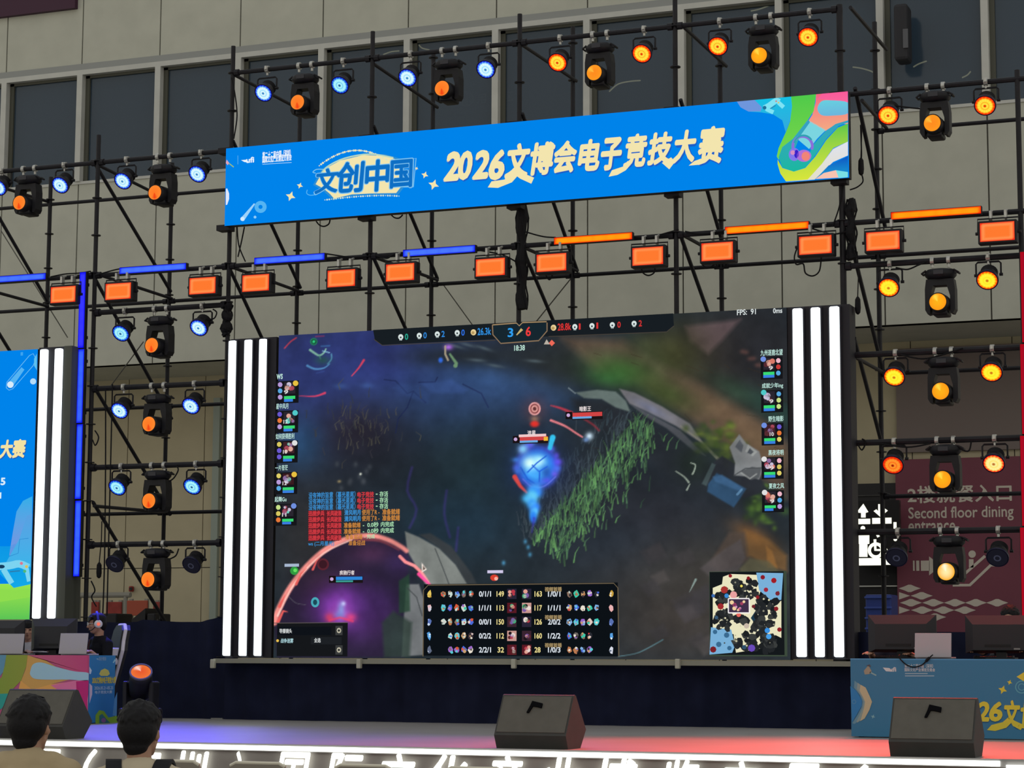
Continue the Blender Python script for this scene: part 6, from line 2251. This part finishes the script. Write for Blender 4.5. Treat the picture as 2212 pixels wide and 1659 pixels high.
def person(lbl, head, face_yaw, face_pitch, body_yaw, hands, shirt, hair_style, skin=M_SKIN, trousers='#22232a', sleeve=.55, glasses=False, hairm=M_HAIR, nk=.155, zf=None):
    zf = ZS if zf is None else zf
    """a seated person; head: centre of the head (world); yaw 0 looks along -y, +90 degrees looks along +x"""
    hd = Vector(head)
    RB = Matrix.Rotation(body_yaw, 3, 'Z')
    RH = Matrix.Rotation(face_yaw, 3, 'Z') @ Matrix.Rotation(face_pitch, 3, 'X')
    neck = hd + RB @ Vector((0, .035, -nk))
    L = lambda x, y, z: neck + RB @ Vector((x, y, z))       # body frame under the neck base
    hipz = -.52
    root = thing('person', lbl, 'person', tuple(L(0, .02, hipz - .12)))
    mb = MB()
    Hp = lambda x, y, z: hd + RH @ Vector((x, y, z))
    # head: cranium, face, jaw, nose, brow, cheeks, ears
    mb.ell(Hp(0, .012, .022), (.076, .094, .092), RH, 20, 14)
    mb.ell(Hp(0, -.028, -.03), (.060, .062, .082), RH, 18, 12)
    mb.ell(Hp(0, -.045, -.083), (.040, .040, .032), RH, 14, 10)
    mb.cap(Hp(-.045, .0, -.06), Hp(-.02, -.05, -.095), .024, .018)
    mb.cap(Hp(.045, .0, -.06), Hp(.02, -.05, -.095), .024, .018)
    mb.cap(Hp(0, -.088, .008), Hp(0, -.108, -.030), .009, .014, 10)
    mb.ell(Hp(0, -.096, -.034), (.018, .014, .010), RH, 10, 8)
    mb.cap(Hp(-.035, -.082, .022), Hp(.035, -.082, .022), .012, .012, 8)
    for sx in (-1, 1):
        mb.ell(Hp(sx * .036, -.066, -.025), (.022, .022, .018), RH, 10, 8)
        mb.ell(Hp(sx * .078, .012, -.012), (.010, .020, .032), RH, 10, 8)
    mb.ell(Hp(0, -.084, -.062), (.024, .012, .009), RH, 10, 8)
    # neck, trunk, arms, legs
    mb.cap(L(0, 0, -.01), hd + RH @ Vector((0, .03, -.05)), .056, .052)
    sh = {s_: L(s_ * .175, .01, -.085) for s_ in (-1, 1)}
    for s_ in (-1, 1):
        mb.cap(L(0, .01, -.04), sh[s_], .052, .05)
    mb.ell(L(0, .015, -.17), (.155, .095, .14), RB)
    mb.ell(L(0, .02, -.33), (.138, .092, .16), RB)
    mb.ell(L(0, .02, hipz), (.165, .115, .11), RB)
    cl = MB()
    cl.cap(L(-.1, .01, -.055), L(.1, .01, -.055), .066, .066)
    cl.cap(L(0, .005, -.035), L(0, .01, -.06), .078, .09)
    for s_ in (-1, 1):
        cl.cap(L(s_ * .05, .01, -.055), sh[s_], .066, .064)
    cl.ell(L(0, .015, -.18), (.178, .118, .16), RB)
    cl.ell(L(0, .02, -.34), (.168, .116, .18), RB)
    cl.ell(L(0, .02, hipz + .02), (.185, .135, .12), RB)
    for s_, h in hands.items():
        h = Vector(h)
        d = h - sh[s_]
        Lu, Lf = .285, .25
        dist = min(d.length, Lu + Lf - .01)
        h = sh[s_] + d.normalized() * dist
        a_ = (Lu ** 2 - Lf ** 2 + dist ** 2) / (2 * dist)
        hh = math.sqrt(max(Lu ** 2 - a_ ** 2, 0))
        pole = Vector((0, 0, -1)) + RB @ Vector((s_ * .45, .2, 0))
        pole = (pole - d.normalized() * pole.dot(d.normalized())).normalized()
        el = sh[s_] + d.normalized() * a_ + pole * hh
        mb.cap(sh[s_], el, .046, .038)
        mb.cap(el, h, .038, .026)
        fw = (h - el).normalized()
        fw = Vector((fw.x, fw.y, fw.z * .3)).normalized()
        hand(mb, h, fw, (0, 0, 1), s_, .45)
        cl.cap(sh[s_], sh[s_].lerp(el, min(1, sleeve * 1.6)), .062, .056)
        if sleeve > .7:
            cl.cap(el, el.lerp(h, (sleeve - .62) * 2.2), .052, .044)
    tr = MB()
    for s_ in (-1, 1):
        hip, knee = L(s_ * .09, 0, hipz - .03), L(s_ * .12, -.42, hipz + .0)
        foot = Vector((knee.x, knee.y, zf)) + RB @ Vector((0, .04, .0))
        mb.cap(hip, knee, .078, .055)
        mb.cap(knee, foot + Vector((0, 0, .08)), .052, .036)
        mb.cap(foot + Vector((0, 0, .045)), foot + RB @ Vector((0, -.16, 0)) + Vector((0, 0, .035)), .042, .034)
        tr.cap(L(0, .02, hipz - .02), hip, .12, .105)
        tr.cap(hip, knee, .098, .072)
        tr.cap(knee, foot + Vector((0, 0, .14)), .070, .058)
    body = fuse('body', mb, skin, root, .009, 2)
    fuse('shirt', cl, shirt, root, .012, 4)
    fuse('trousers', tr, mat('trousers_' + trousers.strip('#'), trousers, .8), root, .014, 3)
    for sx in (-1, 1):
        e = MB().ell(Hp(sx * .031, -.083, .004), (.0135, .009, .006), RH, 10, 8)
        part('eye', e, mat('dark_eye', '#17120f', .3), root, True)
    part('mouth', MB().ell(Hp(0, -.0945, -.062), (.021, .004, .004), RH, 10, 6), mat('lips', '#7d4a44', .5), root, True)
    # hair
    hr = MB()
    rr = rnd(int(abs(hd.x * 1000)))
    hr.ell(Hp(0, .028, .040), (.084, .090, .085), RH, 20, 14)
    hr.ell(Hp(0, .05, .0), (.078, .07, .085), RH, 16, 12)
    if hair_style == 'crop':
        hr.ell(Hp(0, .022, .046), (.092, .098, .088), RH, 24, 16)
        hr.ell(Hp(0, .045, .012), (.090, .082, .085), RH, 20, 14)
        for i in range(240):
            a_, t_ = rr.uniform(0, 6.28), rr.uniform(0, 1.5)
            n_ = Vector((math.sin(t_) * math.cos(a_), math.sin(t_) * math.sin(a_), math.cos(t_)))
            if n_.y < -.5 and n_.z < .4:
                continue
            c_ = Vector((n_.x * .090, n_.y * .096 + .022, n_.z * .086 + .044))
            d_ = (n_ * .45 + Vector((n_.x * .5 + rr.uniform(-.35, .35), n_.y * .5 + rr.uniform(-.3, .3), -.55 if n_.z < .75 else rr.uniform(-.2, .5)))).normalized()
            hr.cap(Hp(*c_), Hp(*(c_ + d_ * rr.uniform(.006, .016))), .0075, .003, 6)
        hr.ell(Hp(0, .062, -.055), (.058, .046, .05), RH, 14, 10)
        for sx in (-1, 1):
            hr.ell(Hp(sx * .07, .012, .022), (.016, .035, .04), RH, 10, 8)
    else:                       # fringe
        for i in range(40):
            x_ = -.07 + .14 * i / 39
            hr.cap(Hp(x_, -.055 - .028 * math.cos(x_ * 18), .078), Hp(x_ * 1.03 + rr.uniform(-.006, .006), -.082 - .012 * math.cos(x_ * 15), .030 + rr.uniform(-.008, .008)), .013, .006, 6)
        hr.ell(Hp(0, -.025, .075), (.075, .062, .05), RH, 14, 10)
        for sx in (-1, 1):
            hr.ell(Hp(sx * .072, -.005, .02), (.016, .045, .05), RH, 10, 8)
        hr.ell(Hp(0, .06, -.045), (.06, .045, .05), RH, 14, 10)
    fuse('hair', hr, hairm, root, .007, 1)
    if glasses:
        g = MB()
        for sx in (-1, 1):
            g.path([Hp(sx * .034 + .024 * math.cos(q * .5236), -.103, .004 + .018 * math.sin(q * .5236)) for q in range(13)], .0028, 6)
            g.tube(Hp(sx * .058, -.101, .008), Hp(sx * .08, .0, .006), .0028, 6)
        g.tube(Hp(-.011, -.104, .008), Hp(.011, -.104, .008), .0028, 6)
        part('glasses', g, mat('pale_glasses', '#c8c8c8', .3, 0, .6), root)
    root['_'] = 0
    del root['_']
    return root, Hp, L


def shirtm(n, c):
    return mat(n, c, .85, 0, .15, .05, 12, .15)


def chair(lbl, x, y, z, yaw, shell, trim, hgt=.68, group=None, tr=.032):
    """high-backed gaming chair"""
    s = thing('gaming_chair', lbl, 'chair', (x, y, z), group)
    s.rotation_euler = (0, 0, yaw)
    OFF[s.name] = Vector((0, 0, 0))
    part('seat', MB().box((0, 0, .245), (.46, .46, .11), None, .04), shell, s)
    outline = [(-.19, .30), (-.25, .72), (-.275, .95), (-.22, 1.10), (-.20, 1.26), (-.12, 1.34), (.12, 1.34), (.20, 1.26), (.22, 1.10), (.275, .95), (.25, .72), (.19, .30)]
    bk = MB()
    n = len(outline)
    o2 = [(p[0], .24 + (p[1] - .5) * .16, .5 + (p[1] - .5) * hgt) for p in outline]
    bk.add([(p[0], p[1] - .05, p[2]) for p in o2] + [(p[0], p[1] + .05, p[2]) for p in o2], [tuple(range(n)), tuple(range(n, 2 * n))[::-1]] + [(i, (i + 1) % n, n + (i + 1) % n, n + i) for i in range(n)])
    part('backrest', bk, shell, s)
    part('backrest_trim', MB().path([(p[0] * 1.02, p[1] - .01, p[2]) for p in o2], tr, 8), trim, s)
    for sx in (-1, 1):
        part('side_wing', MB().box((sx * .235, .23, .5 + .36 * hgt), (.06, .14, .2), Matrix.Rotation(sx * .3, 3, 'Z'), .02), trim, s)
        part('armrest', MB().box((sx * .31, 0, .50), (.06, .22, .035), None, .012).wbox((sx * .31 - .02, -.03, .24), (sx * .31 + .02, .03, .50)), M_CASE, s)
    part('gas_lift', MB().tube((0, 0, .1), (0, 0, .2), .03, 10), M_BLK, s)
    for q in range(5):
        a_ = q * 1.2566
        e = Vector((.28 * math.cos(a_), .28 * math.sin(a_), .06))
        part('star_leg', MB().tube((0, 0, .11), e, .025, 8, .018).tube(e + Vector((0, 0, -.055)), e, .028, 8), M_BLK, s)
    return s


# player with the headset at the end of the colourful desk
hp = at(209, 1347, YD + .72)
zs_ = ZS
PL1, Hp, L1 = person('person in black T-shirt and glasses wearing a headset, playing at the colourful desk', hp, math.radians(-52), math.radians(6), math.radians(-25),
                     {1: tuple(at(196, 1408, YD + .42)), -1: tuple(at(122, 1406, YD + .5))}, shirtm('black_tshirt', '#15151c'), 'fringe', glasses=True)
hs = thing('headset', 'white gaming headset with red-lit ear cup on the head of the seated player', 'headset', tuple(hp))
for sx in (-1, 1):
    b = MB()
    Tm = Matrix.Translation(Hp(sx * .09, .008, -.008)) @ (Matrix.Rotation(math.radians(-52), 4, 'Z') @ Matrix.Rotation(math.pi / 2 * sx, 4, 'Y'))
    b.lathe([(.036, -.02), (.048, -.012), (.048, .012), (.038, .022)], Tm, 18)
    cup = part('ear_cup', b, mat('headset_white', '#d8d4dc', .4), hs, True)
    part('cup_light', MB().lathe([(.018, .020), (.02, .025), (.012, .026)], Tm, 14), emis('headset_light', '#f0705a', 1.0), cup)
band = MB()
pts = [Hp(.096 * math.sin(q), .01, .02 + .112 * math.cos(q)) for q in [(-1.45 + 2.9 * i / 16) for i in range(17)]]
band.path(pts, .014, 8)
part('headband', band, mat('headset_blue', '#2a2ab8', .45), hs, True)
part('microphone', MB().path([Hp(.088, -.02, -.03), Hp(.075, -.07, -.07), Hp(.04, -.11, -.075)], .005, 6), M_CASE, hs)
lan = MB().path([L1(-.05, -.095, -.03), L1(-.035, -.125, -.18), L1(-.03, -.13, -.26)], .005, 6)
part('lanyard', lan, mat('lanyard_red', '#5a2a30', .7), PL1)
part('badge', MB().box(L1(-.03, -.135, -.29), (.05, .006, .05), Matrix.Rotation(math.radians(-25), 3, 'Z')), mat('badge_grey', '#9a9c8a', .5), PL1)
cp = at(197, 1400, YD + .84)
chair('white and black gaming chair behind the headset player at the colourful desk', cp.x, YD + .84, ZS - .02, math.radians(-44), mat('chair_black', '#16161c', .6), mat('chair_white', '#cfcad8', .5), .76, None, .022)

# player between the monitors
hp2 = at(59, 1361, YD + .80)
person('person in white T-shirt seen between two monitors at the colourful desk', hp2, math.radians(35), math.radians(2), math.radians(5),
       {1: tuple(at(112, 1408, YD + .5)), -1: tuple(at(60, 1408, YD + .45))}, shirtm('white_tshirt', '#c4c2c8'), 'fringe')
chair('black gaming chair of the player between the monitors', hp2.x, YD + 1.05, ZS - .02, 0, mat('chair_black', '#16161c', .6), mat('chair_dark', '#24242c', .6))

# players behind the blue-fronted desk
h3 = at(1937, 1355, YD + .95)
h3.z = at(1937, 1338, YD + .95).z - .115
person('person mostly hidden by the monitor beside the silver laptop, hands on the desk', h3, math.radians(4), math.radians(6), 0,
       {-1: tuple(at(1868, 1409, YD + .20)), 1: tuple(at(1962, 1411, YD + .42))}, shirtm('dark_shirt', '#2a2430'), 'crop')
chair('black gaming chair behind the monitor beside the silver laptop', h3.x, YD + 1.2, ZS - .02, 0, mat('chair_black', '#16161c', .6), mat('chair_dark', '#24242c', .6))
h4 = at(2182, 1355, YD + .95)
h4.z = at(2182, 1309, YD + .95).z - .128
person('person behind the edge monitor of the blue-fronted desk, only hair and hands showing', h4, math.radians(-4), math.radians(8), 0,
       {-1: tuple(at(2086, 1412, YD + .20)), 1: tuple(at(2206, 1411, YD + .22))}, shirtm('dark_shirt', '#2a2430'), 'crop')
chair('black gaming chair behind the edge monitor of the blue-fronted desk', h4.x, YD + 1.2, ZS - .02, 0, mat('chair_black', '#16161c', .6), mat('chair_dark', '#24242c', .6))


# onlookers with their backs to the camera
def hall_chair(x, y, yaw, lbl):
    s = thing('hall_chair', lbl, 'chair', (x, y, 0), 'chairs in front of the stage')
    s.rotation_euler = (0, 0, yaw)
    OFF[s.name] = Vector((0, 0, 0))
    m_ = mat('hall_chair_grey', '#8a8378', .5, 0, .4)
    part('seat', MB().box((0, 0, .44), (.44, .42, .04), None, .015), m_, s)
    out = [(-.20, .50), (-.21, .78), (-.19, .825), (-.15, .845), (.15, .845), (.19, .825), (.21, .78), (.20, .50)]
    b = MB()
    n = len(out)
    b.add([(p[0], -.20 - (p[1] - .45) * .15, p[1]) for p in out] + [(p[0], -.22 - (p[1] - .45) * .15, p[1]) for p in out], [tuple(range(n)), tuple(range(n, 2 * n))[::-1]] + [(i, (i + 1) % n, n + (i + 1) % n, n + i) for i in range(n)])
    part('backrest', b, m_, s)
    part('top_edge', MB().path([(p[0], -.21 - (p[1] - .45) * .15, p[1]) for p in out[2:6]], .012, 6), mat('hall_chair_edge', '#d8d2c0', .4), s)
    for sx in (-1, 1):
        for sy in (-1, 1):
            part('leg', MB().tube((sx * .19, sy * .18, .44), (sx * .21, sy * .21, 0), .013, 8), M_STEEL, s)


for i, (px, lb) in enumerate(((385, 'beside the onlooker with the backpack'), (568, 'second in the row from the onlooker with the backpack'), (795, 'third in the row from the onlooker with the backpack'), (1035, 'fourth in the row from the onlooker with the backpack'))):
    p = at(px, 1643, 12.3)
    hall_chair(p.x, 12.5, 0, 'grey chair with pale top edge, ' + lb)
def stool(h, lbl):
    zt = h.z - .155 - .52 - .15
    s = thing('stool', lbl, 'stool', (h.x, h.y, 0), 'stools of the onlookers')
    part('seat', MB().tube((h.x, h.y, zt - .03), (h.x, h.y, zt), .17, 20), mat('hall_chair_grey', '#8a8378', .5, 0, .4), s)
    for q in range(4):
        a_ = q * 1.5708 + .785
        part('leg', MB().tube((h.x + .12 * math.cos(a_), h.y + .12 * math.sin(a_), zt - .03), (h.x + .17 * math.cos(a_), h.y + .17 * math.sin(a_), 0), .014, 8), M_STEEL, s)


SK2 = mat('skin_shade', '#a67f68', .55, 0, .35, .05, 30)
BE = shirtm('beige_tshirt', '#b3a181')
ho = at(68, 1569, 8.24)
O1, _h, _l = person('person from behind in beige T-shirt with black hair, watching near the photo corner', ho, math.radians(187), math.radians(-2), math.radians(202),
                    {1: tuple(ho + Vector((-.15, .35, -.62))), -1: tuple(ho + Vector((.15, .35, -.62)))}, BE, 'crop', SK2, nk=.112, zf=0)
stool(ho, 'grey stool under the onlooker in the beige T-shirt')
ho2 = at(306, 1580, 8.41)
O2, _h2, L2 = person('person from behind in pale T-shirt with a black backpack strap, watching the stage', ho2, math.radians(187), math.radians(-2), math.radians(202),
                     {1: tuple(ho2 + Vector((-.15, .35, -.62))), -1: tuple(ho2 + Vector((.15, .35, -.62)))}, shirtm('cream_tshirt', '#c2b59c'), 'crop', SK2, nk=.132, zf=0)
stool(ho2, 'grey stool under the onlooker with the backpack')
bp = thing('backpack', 'black backpack with wide shoulder straps worn by the onlooker in the pale T-shirt', 'bag', tuple(L2(0, .2, -.5)))
M_BAG = mat('backpack_black', '#14141a', .8)
part('bag_body', MB().box(L2(0, .235, -.36), (.30, .17, .40), Matrix.Rotation(math.radians(204), 3, 'Z'), .06, 3), M_BAG, bp)
for sx in (-1, 1):
    st_ = MB()
    P = [L2(sx * .06, .15, -.24), L2(sx * .075, .125, -.13), L2(sx * .095, .085, -.045), L2(sx * .11, .015, .008), L2(sx * .118, -.055, -.03), L2(sx * .125, -.105, -.11), L2(sx * .13, -.13, -.25)]
    P = smooth_loop(P, 4, False)
    vs, fs = [], []
    dx = L2(1, 0, 0) - L2(0, 0, 0)
    for p in P:
        p = Vector(p)
        nrm = (p - L2(sx * .115, 0, -.13)).normalized() * .008
        vs += [p - dx * .034 + nrm, p + dx * .034 + nrm, p + dx * .034 - nrm, p - dx * .034 - nrm]
    for i in range(len(P) - 1):
        fs += [(4 * i + j, 4 * i + (j + 1) % 4, 4 * i + 4 + (j + 1) % 4, 4 * i + 4 + j) for j in range(4)]
    fs += [(0, 1, 2, 3), tuple(4 * (len(P) - 1) + j for j in (3, 2, 1, 0))]
    st_.add(vs, fs)
    part('shoulder_strap', st_, M_BAG, bp)
